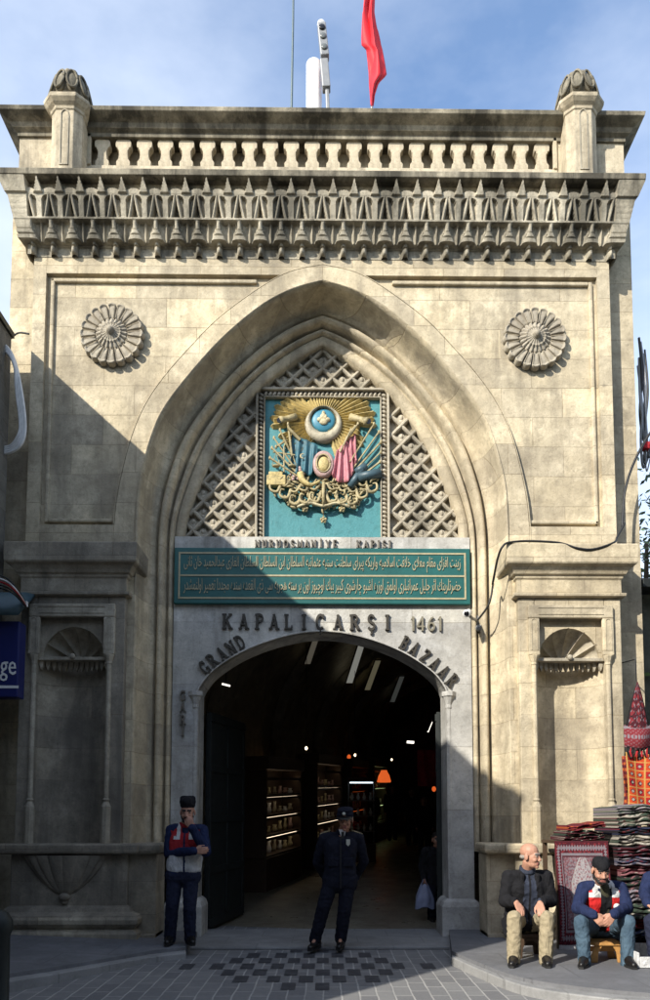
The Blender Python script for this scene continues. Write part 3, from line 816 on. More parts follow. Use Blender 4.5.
# ------------------------------------------------ lattice in the pointed field
b = MB()
tf = full(T_)
b.prism([(x, max(z, MZ - .02)) for x, z in tf], .555 + RY, .65 + RY)
b.build('field_back', M['carved'], gate)
FX, FZ0, FZ1 = 0.905, MZ, W(322, 388, .45 + RY).z
def inside(x, z):
    ax = abs(x - X0)
    if z < MZ or (ax < FX + .01 and z < FZ1 + .01): return False
    for p, q in zip(T_, T_[1:]):
        if p.y <= z <= q.y:
            t = (z - p.y) / (q.y - p.y) if q.y > p.y else 0
            return ax < p.x + (q.x - p.x) * t
    return ax < T_[0].x and z < T_[0].y
def clip(p, q, n=160):
    segs = []; st = None
    for i in range(n + 1):
        t = i / n; x, z = p[0] + (q[0] - p[0]) * t, p[1] + (q[1] - p[1]) * t
        if inside(x, z):
            if st is None: st = (x, z)
            last = (x, z)
        elif st is not None:
            segs.append((st, last)); st = None
    if st is not None: segs.append((st, last))
    return segs
lat = MB(); HP, VP = 0.268, 0.268
for k in range(-30, 31):
    for sg in (-1, 1):
        p = (X0 + k * HP, MZ); q = (X0 + k * HP + sg * 12 * HP, MZ + 12 * VP)
        for (xa, za), (xb, zb) in clip(p, q, 400):
            d = Vector((xb - xa, 0, zb - za)); L = d.length
            if L < .02: continue
            d.normalize(); nrm = Vector((-d.z, 0, d.x))
            y0_ = .47 + RY if sg > 0 else .474 + RY
            c_ = Vector(((xa + xb) / 2, 0, (za + zb) / 2)); h = L / 2 + .015
            sec = [(-.024, .59 + RY), (-.024, y0_ + .018), (-.009, y0_), (.009, y0_), (.024, y0_ + .018), (.024, .59 + RY)]
            vs = [c_ + d * (e * h) + nrm * a + Vector((0, y, 0)) for e in (-1, 1) for a, y in sec]
            lat.add(vs, [(i, (i + 1) % 6, (i + 1) % 6 + 6, i + 6) for i in range(6)] + [tuple(range(5, -1, -1)), tuple(range(6, 12))])
for i in range(-9, 10):                                  # each diamond: a carved leaf fills its lower half, dark opening above
    for j in range(0, 24):
        xx, z = X0 + i * HP + (0 if j % 2 else HP / 2), MZ + j * VP / 2
        if not (inside(xx, z + .03) and inside(xx - .05, z) and inside(xx + .05, z)): continue
        if z - VP / 2 < MZ - .02: continue
        a, e = HP / 2, VP / 2
        yb = .508 + RY
        lat.prism([(xx - a * .95, z), (xx, z - e * .95), (xx + a * .95, z), (xx + a * .62, z + e * .04), (xx + a * .40, z - e * .16), (xx + a * .24, z + e * .12), (xx, z + e * .22), (xx - a * .24, z + e * .12), (xx - a * .40, z - e * .16), (xx - a * .62, z + e * .04)], yb, yb + .06)
        lat.smooth = True
        lat.ell((xx, yb + .004, z - e * .08), (a * .20, .022, e * .30), 8, 6); lat.ell((xx, yb + .002, z - e * .52), (a * .30, .014, e * .22), 8, 5)
        lat.smooth = False
lat.build('lattice', M['carved'], gate)
# frame of the coat-of-arms panel, carved like a rope
b = MB()
for s in (-1, 1):
    b.box(sx(s, FX), sx(s, FX - .032), .43 + RY, .60 + RY, FZ0 + .002, FZ1)
    b.box(sx(s, FX - .105), sx(s, FX - .122), .46 + RY, .60 + RY, FZ0 + .002, FZ1 - .11)
b.box(X0 - FX + .033, X0 + FX - .033, .43 + RY, .60 + RY, FZ1 - .032, FZ1)
b.box(X0 - FX + .106, X0 + FX - .106, .46 + RY, .60 + RY, FZ1 - .122, FZ1 - .105)
fr = b.build('panel_frame', M['carved'], gate, bevel=0.008)
b = MB(); b.smooth = True
def rope(p, q):
    p, q = Vector(p), Vector(q); L = (q - p).length; nn = int(L / .058); d = (q - p).normalized()
    for i in range(nn):
        c_ = p + d * (L * (i + .5) / nn)
        rot = Matrix.Rotation(R_(28), 3, 'Y') if abs(d.x) < .5 else Matrix.Rotation(R_(-62), 3, 'Y')
        b.ell(c_, (.044, .04, .024), 8, 6, rot)
for s in (-1, 1): rope((sx(s, FX - .068), .50 + RY, FZ0 + .01), (sx(s, FX - .068), .50 + RY, FZ1 - .05))
rope((X0 - FX + .10, .50 + RY, FZ1 - .068), (X0 + FX - .10, .50 + RY, FZ1 - .068))
b.build('rope_moulding', M['carved'], fr)

# ================================================================== COAT OF ARMS
CY_ = 0.53 + RY
def Q(px, py, dy=0.0): return W(px, py, CY_ - dy)
coa = thing('coat_of_arms', Q(323, 536), 'painted relief with gold sunburst, crescent, carved flags and weapons on a teal panel', 'relief')
b = MB(); b.box(X0 - FX + .12, X0 + FX - .12, CY_, .60 + RY, FZ0 + .004, FZ1 - .12); b.build('backboard', M['teal'], coa)
sunc = (323.5, 421)
b = MB()                                                # gilded rays, fanned out from the disc
def ray(a, r0, r1, w, h=.035):
    a = R_(a); d = Vector((math.cos(a), 0, math.sin(a))); nrm = Vector((-d.z, 0, d.x))
    c_ = Q(*sunc, .0); p0, p1 = c_ + d * r0, c_ + d * r1
    w0 = w * .45
    vs = [p0 - nrm * w0, p0 + nrm * w0, p1 + nrm * w, p1 - nrm * w, p0 + Vector((0, -h, 0)), p1 + Vector((0, -h * 1.2, 0)), p1 + d * w * .8 + Vector((0, -h * .3, 0))]
    b.add(vs, [(0, 1, 4), (4, 1, 2, 5), (0, 4, 5, 3), (2, 6, 5), (5, 6, 3), (0, 3, 2, 1), (3, 6, 2)])
k = 0
for a in range(-180, 180, 7):
    aa = ((a + 360) % 360)
    up = math.sin(R_(a)); side = abs(math.cos(R_(a)))
    if up >= -0.15: L = .36 + .34 * side ** 2.0 if up < .75 else .34
    elif up < -.35: L = .50 + .14 * side if abs(side) > .25 else .0
    else: L = .50
    if a in range(-110, -70): continue
    ray(a, .14, L * (1.0 if k % 2 else .95), .038 if up > .75 else .045, .05)
    k += 1
b.build('sun_rays', M['gold'], coa)
b = MB(); b.smooth = True                               # crescent standing round the disc
c_ = Q(323.5, 424, .06); r0 = .252
n = 40; vs = []
ci = Vector((0, 0, .06)); ri = .175
for i in range(n):
    a = 2 * math.pi * i / n
    o_ = c_ + Vector((r0 * math.cos(a), 0, r0 * math.sin(a))); q = c_ + ci + Vector((ri * math.cos(a), 0, ri * math.sin(a)))
    m_ = (o_ + q) / 2
    vs += [o_ + Vector((0, .06, 0)), o_ + Vector((0, 0, 0)), m_ + Vector((0, -.03, 0)), q + Vector((0, 0, 0)), q + Vector((0, .06, 0))]
b.add(vs, [(i * 5 + k, i * 5 + k + 1, ((i + 1) % n) * 5 + k + 1, ((i + 1) % n) * 5 + k) for i in range(n) for k in range(4)])
b.build('crescent', M['crescent'], coa)
b = MB(); b.smooth = True; b.lathe(c_ + ci + Vector((0, .05, 0)), [(.17, 0), (.17, .03), (.13, .05), (.06, .06), (.001, .062)], 32, 'y')
disc = b.build('disc', M['blue_disc'], coa)
b = MB(); b.smooth = True
cc = c_ + ci + Vector((0, -.014, 0))
for dx, dz, rx, rz in ((0, -.03, .062, .05), (-.055, -.005, .035, .032), (.055, -.005, .035, .032), (0, .05, .03, .07), (-.02, .03, .03, .04), (.025, .03, .025, .04)):
    b.ell(cc + Vector((dx, 0, dz)), (rx, .02, rz), 12, 6)
b.build('disc_emblem', M['gold_pale'], disc)
def drape(mtl, top, bottom, folds, amp):
    """carved cloth between an upper and a lower edge, with pleats running down"""
    t_, bt = resample([Q(*p) for p in top], 60), resample(catmull([Q(*p) for p in bottom], 6), 60)
    bb = MB(); bb.smooth = True
    def fn(u, v):
        p = t_[int(round(u * 60))].lerp(bt[int(round(u * 60))], v)
        return (p.x, CY_ - .05 - amp * (.55 + .5 * math.cos(2 * math.pi * folds * u + v)) * (.35 + v * .75), p.z)
    bb.grid(fn, 60, 14)
    o = bb.build('carved_flag', mtl, coa)
    o.modifiers.new('thick', 'SOLIDIFY').thickness = 0.02
    return o
drape(M['pink'], [(337, 453), (345, 444), (355, 436)], [(333, 478), (338, 486), (343, 484), (348, 485), (352, 476), (356, 462)], 4, .07)
fl = drape(M['flag_teal'], [(292, 437), (304, 441), (318, 447)], [(291, 472), (297, 477), (304, 475), (310, 478), (315, 472)], 3.5, .05)
b = MB(); cc = Q(303, 456, .11)
arcq = [cc + Vector((.032 * math.cos(a), 0, .032 * math.sin(a))) for a in [R_(60 + 240 * i / 12) for i in range(13)]]
b.tube(arcq, [.002 + .010 * math.sin(math.pi * i / 12) for i in range(13)], 6); b.build('small_crescent', M['gold_pale'], fl)
b = MB(); b.smooth = True                               # oval medallion
b.lathe((0, 0, 0), [(.145, 0), (.145, .05), (.12, .085), (.095, .07), (.085, .06)], 32, 'y')
cc = Q(323.5, 466, .04); b.v = [(x * 1.0 + cc.x, y + cc.y, z * 1.3 + cc.z) for x, y, z in b.v]
med = b.build('medallion', M['pinkish'], coa)
b = MB(); b.smooth = True; b.ell(cc + Vector((0, -.055, 0)), (.078, .035, .105), 20, 10)
b.build('medallion_oval', M['gold'], med)
b = MB(); b.smooth = True
b.tube([cc + Vector((.092 * math.cos(a), -.078, .122 * math.sin(a))) for a in [2 * math.pi * i / 28 for i in range(29)]], .013, 6)
b.build('medallion_rim', M['gold_old'], med)
def rod(bb, p, q, r, dy0=.06, dy1=None, seg=8): bb.tube([Q(*p, dy0), Q(*q, dy1 if dy1 is not None else dy0)], r, seg)
for name, pA, pB in (('cannon', (296, 417), (280, 421)), ('cannon', (350, 417), (368, 422))):     # the two muzzles under the sunburst
    b = MB(); b.smooth = True
    p, q = Q(*pA, .05), Q(*pB, .11)
    b.tube([p, p.lerp(q, .5), p.lerp(q, .8), p.lerp(q, .82), q], [.05, .045, .042, .055, .058], 14)
    b.tube([q + (q - p).normalized() * .002, q + (q - p).normalized() * .004], [.04, .038], 14)
    cn = b.build(name, M['gold_old'], coa)
    b = MB(); d = (q - p).normalized(); b.lathe((0, 0, 0), [(.038, 0), (.038, .006)], 14, 'y')
    b.v = [(x + q.x + d.x * .006, y + q.y - .02, z + q.z + d.z * .006) for x, y, z in b.v]; b.build('bore', M['lens'], cn)
b = MB(); b.smooth = True                               # the blue gun on the right
for (p, q, r) in (((350, 487), (362, 470), .05), ((358, 478), (381, 473), .065), ((356, 473), (366, 466), .055)): rod(b, p, q, r, .08, .08, 14)
b.build('field_gun', M['gun'], coa)
b = MB(); random.seed(3)                                # spears, rifles and poles fanned out on both sides
for p, q in (((352, 470), (379, 432)), ((352, 474), (381, 442)), ((355, 478), (381, 452)), ((350, 462), (374, 424)), ((354, 482), (380, 462)), ((346, 438), (358, 424)), ((340, 452), (351, 430)),
             ((296, 470), (274, 438)), ((295, 462), (280, 430)), ((298, 474), (272, 448)), ((292, 456), (288, 424)), ((300, 478), (270, 458)), ((287, 440), (276, 447))):
    rod(b, p, q, random.uniform(.010, .017), random.uniform(.05, .1), random.uniform(.08, .13), 6)
    e = Q(*q, .1); b.ell(e, (.018, .02, .03), 8, 5)
for p, q in (((346, 440), (356, 426)), ((300, 440), (288, 428))): rod(b, p, q, .022, .08, .12, 8)
b.build('weapons', M['gold_old'], coa)
b = MB()                                                # scales hanging over a chest on the left
rod(b, (273, 452), (295, 455), .009, .1); rod(b, (284, 446), (284, 472), .011, .1)
for x in (276, 292):
    for e in (-4, 4): rod(b, (x, 453), (x + e, 465), .004, .1)
    b.ell(Q(x, 466, .1), (.055, .04, .02), 12, 6)
b.build('scales', M['gold_old'], coa)
b = MB(); p, q = Q(267, 488, 0), Q(286, 478, 0); b.box(p.x, q.x, CY_ - .10, CY_, p.z, q.z); p, q = Q(269, 478, 0), Q(283, 474, 0); b.box(p.x, q.x, CY_ - .08, CY_, p.z + .002, q.z)
b.build('book_chest', M['gold'], coa, bevel=.01)
b = MB(); b.smooth = True                               # cornucopia and its flowers
b.tube(catmull([Q(300, 474, .06), Q(303, 481, .08), Q(311, 485, .09), Q(320, 481, .09)], 5), [.012 + .045 * (1 - i / 15) for i in range(16)], 10)
b.build('cornucopia', M['gold'], coa)
b = MB(); b.smooth = True
for i in range(16): b.ell(Q(random.uniform(290, 304), random.uniform(466, 480), .06), (random.uniform(.018, .03),) * 3, 8, 5)
b.build('flowers', M['pinkish'], coa)
b = MB(); b.smooth = True                               # leafy scrolls and medals under the arms
random.seed(11)
for s in (-1, 1):
    for k in range(5):
        x = 323.5 + s * (8 + k * 10); y = 500 - abs(k - 2) * 1.2 + (0 if k < 3 else -(k - 2) * 5)
        b.tube(catmull([Q(x - s * 6, y - 6, .05), Q(x - s * 2, y + 4, .09), Q(x + s * 5, y + 2, .09), Q(x + s * 5, y - 4, .08), Q(x + s * 1, y - 4, .07)], 5), [.026 - .0008 * i for i in range(21)], 8)
        b.tube(catmull([Q(x - s * 5, y - 14, .05), Q(x, y - 8, .08), Q(x + s * 6, y - 10, .07)], 5), [.022 - .001 * i for i in range(11)], 8)
        for q in range(6):
            rot = Matrix.Rotation(random.uniform(0, 3.14), 3, 'Y')
            b.ell(Q(x + random.uniform(-7, 7), y + random.uniform(-14, 8), random.uniform(.04, .09)), (.045, .022, .016), 8, 5, rot)
for x, y in ((323.5, 520), (305, 509), (342, 509), (290, 503), (357, 503)):
    for q in range(5): b.ell(Q(x, y, .06) + Vector((.03 * math.cos(q * 1.257 + 1.57), 0, .03 * math.sin(q * 1.257 + 1.57))), (.02, .018, .02), 8, 5)
    b.ell(Q(x, y, .075), (.018,) * 3, 8, 5); rod(b, (x, y - 10), (x, y - 3), .007, .05)
b.tube([Q(323.5, 482, .1), Q(323.5, 506, .1)], .022, 8)
for q in range(150):
    x = random.uniform(280, 367); w = 1 - abs(x - 323.5) / 60
    y = random.uniform(480 - 6 * (1 - w), 493 + 18 * w)
    b.ell(Q(x, y, random.uniform(.02, .07)), (random.uniform(.03, .06), .02, random.uniform(.010, .018)), 7, 4, Matrix.Rotation(random.uniform(0, 3.14), 3, 'Y'))
b.build('scrollwork', M['gold_old'], coa)
b = MB(); b.smooth = True
b.tube(catmull([Q(297, 507, .08), Q(310, 503, .09), Q(323.5, 506, .1), Q(337, 503, .09), Q(350, 507, .08)], 6), .02, 8); b.build('ribbon', M['gold_pale'], coa)

# ================================================================== INSCRIPTION PANEL
forms = {}
for cp in list(range(0xFB50, 0xFBB2)) + list(range(0xFE70, 0xFEFD)):
    d = unicodedata.decomposition(chr(cp)).split()
    if len(d) >= 2 and d[0] in ('<isolated>', '<final>', '<initial>', '<medial>'):
        forms.setdefault(''.join(chr(int(x, 16)) for x in d[1:]), {}).setdefault(d[0], chr(cp))
def shape(s):
    s = s.replace('\u0644\u0627', '\u0001')
    key = lambda ch: '\u0644\u0627' if ch == '\u0001' else ch
    out = []
    for i, ch in enumerate(s):
        f = forms.get(key(ch))
        if not f: out.append(ch); continue
        pf = forms.get(key(s[i - 1])) if i else None; nf = forms.get(key(s[i + 1])) if i + 1 < len(s) else None
        pj = pf is not None and '<initial>' in pf; nj = nf is not None and '<final>' in nf and '<initial>' in f
        k = '<medial>' if pj and nj and '<medial>' in f else '<final>' if pj and '<final>' in f else '<initial>' if nj and '<initial>' in f else '<isolated>'
        out.append(f.get(k, ch))
    return ''.join(out[::-1])
def text_mesh(body, depth):
    c = bpy.data.curves.new('lettering', 'FONT'); c.body = body; c.extrude = depth; c.resolution_u = 2
    o = bpy.data.objects.new('lettering', c); COL.objects.link(o)
    me = bpy.data.meshes.new_from_object(o.evaluated_get(bpy.context.evaluated_depsgraph_get()))
    bpy.data.objects.remove(o); bpy.data.curves.remove(c)
    return me
def text_part(name, body, x0, x1, z0, z1, yf, depth, mtl, parent):
    me = text_mesh(body, 1.0)
    co = np.zeros(len(me.vertices) * 3); me.vertices.foreach_get('co', co); co = co.reshape(-1, 3)
    mn, mx = co.min(0), co.max(0)
    n = np.zeros_like(co); og = ORG[parent.name]
    n[:, 0] = x0 + (co[:, 0] - mn[0]) / (mx[0] - mn[0]) * (x1 - x0) - og.x
    n[:, 2] = z0 + (co[:, 1] - mn[1]) / (mx[1] - mn[1]) * (z1 - z0) - og.z
    n[:, 1] = yf + (mx[2] - co[:, 2]) / (mx[2] - mn[2]) * depth - og.y
    me.vertices.foreach_set('co', n.ravel()); me.materials.clear(); me.materials.append(mtl)
    me.polygons.foreach_set('material_index', [0] * len(me.polygons)); me.name = name
    me.polygons.foreach_set('use_smooth', [False] * len(me.polygons)); me.update()
    o = bpy.data.objects.new(name, me); COL.objects.link(o); o.parent = parent; ORG[o.name] = og
    return o
SY = 0.30 + RY
p0, p1 = W(172, 603.5, SY), W(474.5, 548.5, SY)
p0.x, p1.x = X0 - 1.945, X0 + 1.945
ins = thing('inscription_panel', ((p0.x + p1.x) / 2, SY, p0.z), 'long green panel with two framed rows of gold calligraphy above the doorway', 'sign')
b = MB(); b.box(p0.x, p1.x, SY, DY, p0.z, p1.z); b.build('panel', M['green'], ins, bevel=.012)
b = MB()
x0_, x1_, z0_, z1_ = p0.x + .07, p1.x - .07, p0.z + .075, p1.z - .075
zm = (z0_ + z1_) / 2; e = .011
for za in (z0_, zm, z1_): b.box(x0_, x1_, SY - .008, SY + .002, za - e, za + e)
for xa in (x0_, x1_): b.box(xa - e, xa + e, SY - .0085, SY + .002, z0_ - e - .001, z1_ + e + .001)
b.build('border', M['gilt'], ins)
ROW1 = 'زينت افزاى مقام معلاى خلافت اسلاميه واريكه پيراى سلطنت سنيه عثمانيه السلطان ابن السلطان السلطان الغازى عبدالحميد خان ثانى'
ROW2 = 'حضرتلرينك اثر جليل عمرانيلرى اولمق اوزره اشبو چارشوى كبير بيك اوچيوز اون بر سنه هجريه سى ذى القعده سنده مجددا تعمير اولنمشدر'
for body, za, zb in ((ROW1, zm, z1_), (ROW2, z0_, zm)):
    text_part('calligraphy', shape(body), x0_ + .06, x1_ - .06, za + .045, zb - .04, SY - .010, .012, M['gilt'], ins)

# ================================================================== RAISED LETTERS
def ribbon(bb, pts, w, y0, y1, T, closed=False):
    pts = [Vector((p[0], p[1])) for p in pts]; n = len(pts); L, Rr = [], []
    for i in range(n):
        a = pts[(i - 1) % n] if closed or i > 0 else pts[i]; c = pts[(i + 1) % n] if closed or i < n - 1 else pts[i]
        d = (c - a).normalized(); nn = Vector((-d.y, d.x)) * w / 2
        L.append(pts[i] + nn); Rr.append(pts[i] - nn)
    for i in range(n if closed else n - 1):
        j = (i + 1) % n
        q = [T(*L[i]), T(*Rr[i]), T(*Rr[j]), T(*L[j])]
        bb.add([(x, y0, z) for x, z in q] + [(x, y1, z) for x, z in q], [(0, 1, 2, 3), (7, 6, 5, 4), (0, 4, 5, 1), (1, 5, 6, 2), (2, 6, 7, 3), (3, 7, 4, 0)])
def arcp(cx, cy, rx, ry, a0, a1, n=14): return [(cx + rx * math.cos(R_(a0 + (a1 - a0) * i / n)), cy + ry * math.sin(R_(a0 + (a1 - a0) * i / n))) for i in range(n + 1)]
T_, t_ = .20, .105          # heavy and light stroke
def S(x, y, w=.34): return ('s', x, y, w)
GL = {
 'K': (.78, [([(.16, 0), (.16, 1)], T_), ([(.2, .42), (.62, .95)], t_), ([(.34, .58), (.64, .05)], T_), S(.16, 0), S(.16, 1), S(.66, 0), S(.62, 1, .28)]),
 'A': (.80, [([(.40, .98), (.14, .04)], t_), ([(.38, .98), (.64, .04)], T_), ([(.22, .32), (.56, .32)], t_), S(.13, 0, .26), S(.66, 0)]),
 'P': (.70, [([(.16, 0), (.16, 1)], T_), ([(.16, .95)] + arcp(.34, .72, .24, .23, 90, -90) + [(.16, .49)], t_ * 1.3), S(.16, 0), S(.12, 1, .26)]),
 'L': (.66, [([(.16, 0), (.16, 1)], T_), ([(.16, .05), (.6, .05)], t_), ([(.58, 0), (.58, .26)], t_), S(.16, 0), S(.16, 1)]),
 'I': (.34, [([(.17, 0), (.17, 1)], T_), S(.17, 0), S(.17, 1)]),
 'İ': (.34, [([(.17, 0), (.17, 1)], T_), S(.17, 0), S(.17, 1), ([(.17, 1.12), (.17, 1.24)], .14)]),
 'C': (.74, [(arcp(.40, .5, .29, .45, 48, 312, 20), T_ * .85), ([(.62, .72), (.62, 1.0)], t_)]),
 'Ç': (.74, [(arcp(.40, .5, .29, .45, 48, 312, 20), T_ * .85), ([(.62, .72), (.62, 1.0)], t_), ([(.40, .02), (.40, -.12)], t_), ([(.32, -.26), (.46, -.24), (.48, -.12), (.38, -.1)], .08)]),
 'R': (.80, [([(.16, 0), (.16, 1)], T_), ([(.16, .95)] + arcp(.36, .74, .22, .21, 90, -90) + [(.16, .53)], t_ * 1.3), ([(.36, .52), (.66, .04)], T_), S(.16, 0), S(.12, 1, .26), S(.70, 0, .24)]),
 'Ş': (.66, [(arcp(.32, .73, .21, .22, 20, 250, 14) + arcp(.32, .26, .23, .22, 80, -160, 14), T_ * .8), ([(.32, .02), (.32, -.12)], t_), ([(.24, -.26), (.38, -.24), (.40, -.12), (.30, -.1)], .08)]),
 'S': (.66, [(arcp(.32, .73, .21, .22, 20, 250, 14) + arcp(.32, .26, .23, .22, 80, -160, 14), T_ * .8)]),
 'G': (.80, [(arcp(.40, .5, .29, .45, 48, 330, 20), T_ * .85), ([(.66, .02), (.66, .42)], T_ * .8), ([(.46, .42), (.76, .42)], t_), ([(.62, .72), (.62, 1.0)], t_)]),
 'N': (.84, [([(.14, 0), (.14, 1)], t_ * 1.2), ([(.14, .96), (.66, .04)], T_), ([(.68, 0), (.68, 1)], t_ * 1.2), S(.14, 0, .26), S(.12, 1, .24), S(.68, 1, .28)]),
 'D': (.80, [([(.16, 0), (.16, 1)], T_), ([(.16, .95)] + arcp(.32, .5, .36, .45, 90, -90, 18) + [(.16, .05)], t_ * 1.4), S(.12, 0, .26), S(.12, 1, .26)]),
 'B': (.72, [([(.16, 0), (.16, 1)], T_), ([(.16, .95)] + arcp(.34, .74, .2, .21, 90, -90) + [(.16, .53)], t_ * 1.2), ([(.16, .51)] + arcp(.36, .28, .23, .23, 90, -90) + [(.16, .05)], t_ * 1.3), S(.12, 0, .26), S(.12, 1, .26)]),
 'Z': (.70, [([(.10, .95), (.60, .95)], t_), ([(.58, .95), (.12, .05)], T_), ([(.08, .05), (.60, .05)], t_), ([(.12, .76), (.12, 1)], t_), ([(.58, 0), (.58, .26)], t_)]),
 'U': (.80, [([(.16, 1), (.16, .34)] + arcp(.38, .30, .22, .26, 180, 360) + [(.60, 1)], T_ * .8), S(.16, 1, .3), S(.60, 1, .3)]),
 'O': (.80, [(arcp(.40, .5, .28, .44, 0, 345, 22), T_ * .8, 1)]),
 'M': (.94, [([(.14, 0), (.14, 1)], t_ * 1.2), ([(.16, .98), (.46, .1)], T_ * .8), ([(.46, .1), (.76, .98)], t_), ([(.78, 0), (.78, 1)], T_), S(.14, 0, .26), S(.78, 0, .3)]),
 'Y': (.78, [([(.38, 0), (.38, .46)], T_), ([(.36, .46), (.12, .98)], T_), ([(.40, .46), (.64, .98)], t_), S(.38, 0), S(.12, 1, .26), S(.64, 1, .24)]),
 'E': (.70, [([(.16, 0), (.16, 1)], T_), ([(.1, .95), (.6, .95)], t_), ([(.16, .5), (.48, .5)], t_), ([(.1, .05), (.6, .05)], t_), ([(.58, 0), (.58, .24)], t_), ([(.58, .76), (.58, 1)], t_)]),
 '1': (.36, [([(.18, 0), (.18, 1)], .13), ([(.18, .97), (.06, .8)], .10)]),
 '4': (.62, [([(.42, 0), (.42, 1)], .13), ([(.42, .97), (.06, .32)], .10), ([(.04, .30), (.58, .30)], .11)]),
 '6': (.60, [(arcp(.30, .30, .20, .25, 0, 345, 18), .12, 1), ([(.11, .36), (.16, .66), (.30, .88), (.46, .95)], .12)]),
}
def glyph(bb, ch, c, h, ang, yf, depth, wscale=1.0):
    w, strokes = GL[ch]; ca, sa = math.cos(R_(ang)), math.sin(R_(ang))
    def T(x, y):
        X, Z = (x - w / 2) * h * wscale, (y - .5) * h
        return (c[0] + X * ca - Z * sa, c[1] + X * sa + Z * ca)
    for i, st in enumerate(strokes):
        y0 = yf + i * .0013
        if st[0] == 's':
            _, x, y, sw = st; yy = .045 if y == 0 else .955
            ribbon(bb, [(x - sw / 2, yy), (x + sw / 2, yy)], .09, y0, yf + depth, T)
        else: ribbon(bb, st[0], st[1], y0, yf + depth, T, len(st) > 2)
LY = DY - .035
def lettering(name, items, h, mtl, label, org, wscale=1.0, depth=.034):
    o = thing(name, W(*org, DY), label, 'lettering')
    for ch, px, py, ang in items:
        bb = MB(); p = W(px, py, LY); glyph(bb, ch, (p.x, p.z), h, ang, LY, depth, wscale)
        bb.build('numeral' if ch.isdigit() else 'letter', mtl, o)
    return o
lettering('raised_lettering', [(c, x, 621.5 + (i - 4) * .12, 0) for i, (c, x) in enumerate(zip('KAPALIÇARŞI', (227, 243.5, 259.5, 274, 288.5, 304, 320, 338, 355, 371.5, 387.5)))], .205, M['letter'],
          'straight row of large dark metal letters just under the green panel', (305, 632), .82)
lettering('raised_numerals', [('1', 413.5, 623.5, 0), ('4', 421, 623.5, 0), ('6', 431.5, 623.5, 0), ('1', 440.5, 623.5, 0)], .19, M['letter_pale'],
          'thin greenish grey year numerals to the right of the large dark letters', (427, 633), 1.0, .03)
lettering('raised_lettering', [('G', 204.5, 667.5, 42), ('R', 212.5, 660, 40), ('A', 221.5, 653.5, 35), ('N', 231, 647.5, 32), ('D', 240, 642, 28)], .19, M['letter'],
          'dark letters climbing along the left shoulder of the door arch', (222, 665), .72)
lettering('raised_lettering', [('B', 405, 643, -29), ('A', 414.5, 648.5, -33), ('Z', 425, 656, -36), ('A', 434.5, 663.5, -40), ('A', 443.5, 671.5, -43), ('R', 452.5, 680.5, -45)], .19, M['letter'],
          'dark letters descending along the right shoulder of the door arch', (430, 672), .72)
nm = 'NURUOSMANİYE'
xs = [257.5 + i * 7.05 for i in range(12)]
lettering('raised_lettering', [(c, x, 543.5, 0) for c, x in zip(nm, xs)] + [(c, x, 544, 0) for c, x in zip('KAPISI', (359, 366, 373, 379, 384.5, 390))], .105, M['letter_mid'],
          'small worn grey letters between the coat of arms and the green panel', (323, 549), .82, .03)
lettering('raised_lettering', [('G', 182.5, 695, 0), ('A', 182.5, 707, 0), ('R', 182.5, 719.5, 0), ('I', 182.5, 731, 0)], .125, M['letter_mid'],
          'four worn letters stacked vertically on the left door jamb', (182, 738), .8, .03)

# ================================================================== COVERED HALL BEHIND THE DOOR
HA = R_(14); HR = Vector((math.cos(HA), -math.sin(HA), 0)); HV = Vector((math.sin(HA), math.cos(HA), 0)); HO = Vector((0.15, 1.305, 0)); HSL = 0.05
def H(u, v, z): return HO + HR * u + HV * v + Vector((0, 0, z + HSL * v))
HW, HZ, HL = 3.0, 3.0, 24.0
hall = thing('bazaar_hall', HO, 'dark vaulted market hall seen through the round doorway', 'hall')
b = MB(); f0 = lambda u: u * math.tan(HA)
b.add([H(-HW, f0(-HW), 0), H(HW, f0(HW), 0), H(HW, HL, 0), H(-HW, HL, 0)], [(0, 1, 2, 3)])
# floor joins the threshold
struct(b.build('hall_floor', M['hall_floor']))
for s in (-1, 1):
    b = MB(); u = s * HW
    for a, c_ in ((0, 0), (0, 0)): pass
    b.add([H(u, f0(u), -.3), H(u, HL, -.3), H(u, HL, HZ + .05), H(u, f0(u), HZ + .05)], [(0, 1, 2, 3)])
    b.build('wall', M['hall_wall'], hall)
NVT = 20
def vault_pt(t, v, r=HW): a = math.pi * t; return H(-r * math.cos(a), v, HZ + r * math.sin(a))
b = MB(); b.smooth = True
b.add([vault_pt(i / NVT, f0(-HW * math.cos(math.pi * i / NVT)) if k == 0 else HL) for k in (0, 1) for i in range(NVT + 1)], [(i, i + 1, NVT + 2 + i, NVT + 1 + i) for i in range(NVT)])
b.build('vault', M['hall_wall'], hall)
b = MB(); b.add([H(-HW, HL, -.3), H(HW, HL, -.3), H(HW, HL, 6.2), H(-HW, HL, 6.2)], [(0, 1, 2, 3)]); b.build('end_wall', M['hall_wall'], hall)
for v in (2.6, 6.4, 10.2, 14.0, 17.8):
    b = MB()
    for r, dv in ((HW - .02, -.22), (HW - .25, -.22), (HW - .25, .22), (HW - .02, .22)):
        b.v += [tuple(vault_pt(i / NVT, v + dv, r)) for i in range(NVT + 1)]
    n = NVT + 1
    for j in range(3):
        for i in range(NVT): b.f.append([j * n + i, j * n + i + 1, (j + 1) * n + i + 1, (j + 1) * n + i]); b.m.append(0); b.sm.append(False)
    b.build('vault_rib', M['hall_wall'], hall)
    for s in (-1, 1):
        b = MB(); c_ = H(s * (HW - .22), v, 0)
        stack(b, (c_.x, c_.y), [(.34, c_.z - .2), (.34, c_.z + .25), (.27, c_.z + .32), (.24, c_.z + .4), (.22, c_.z + 2.5), (.30, c_.z + 2.62), (.33, c_.z + 2.9), (.36, c_.z + 3.0)])
        b.build('column', M['hall_wall'], hall, bevel=.01)
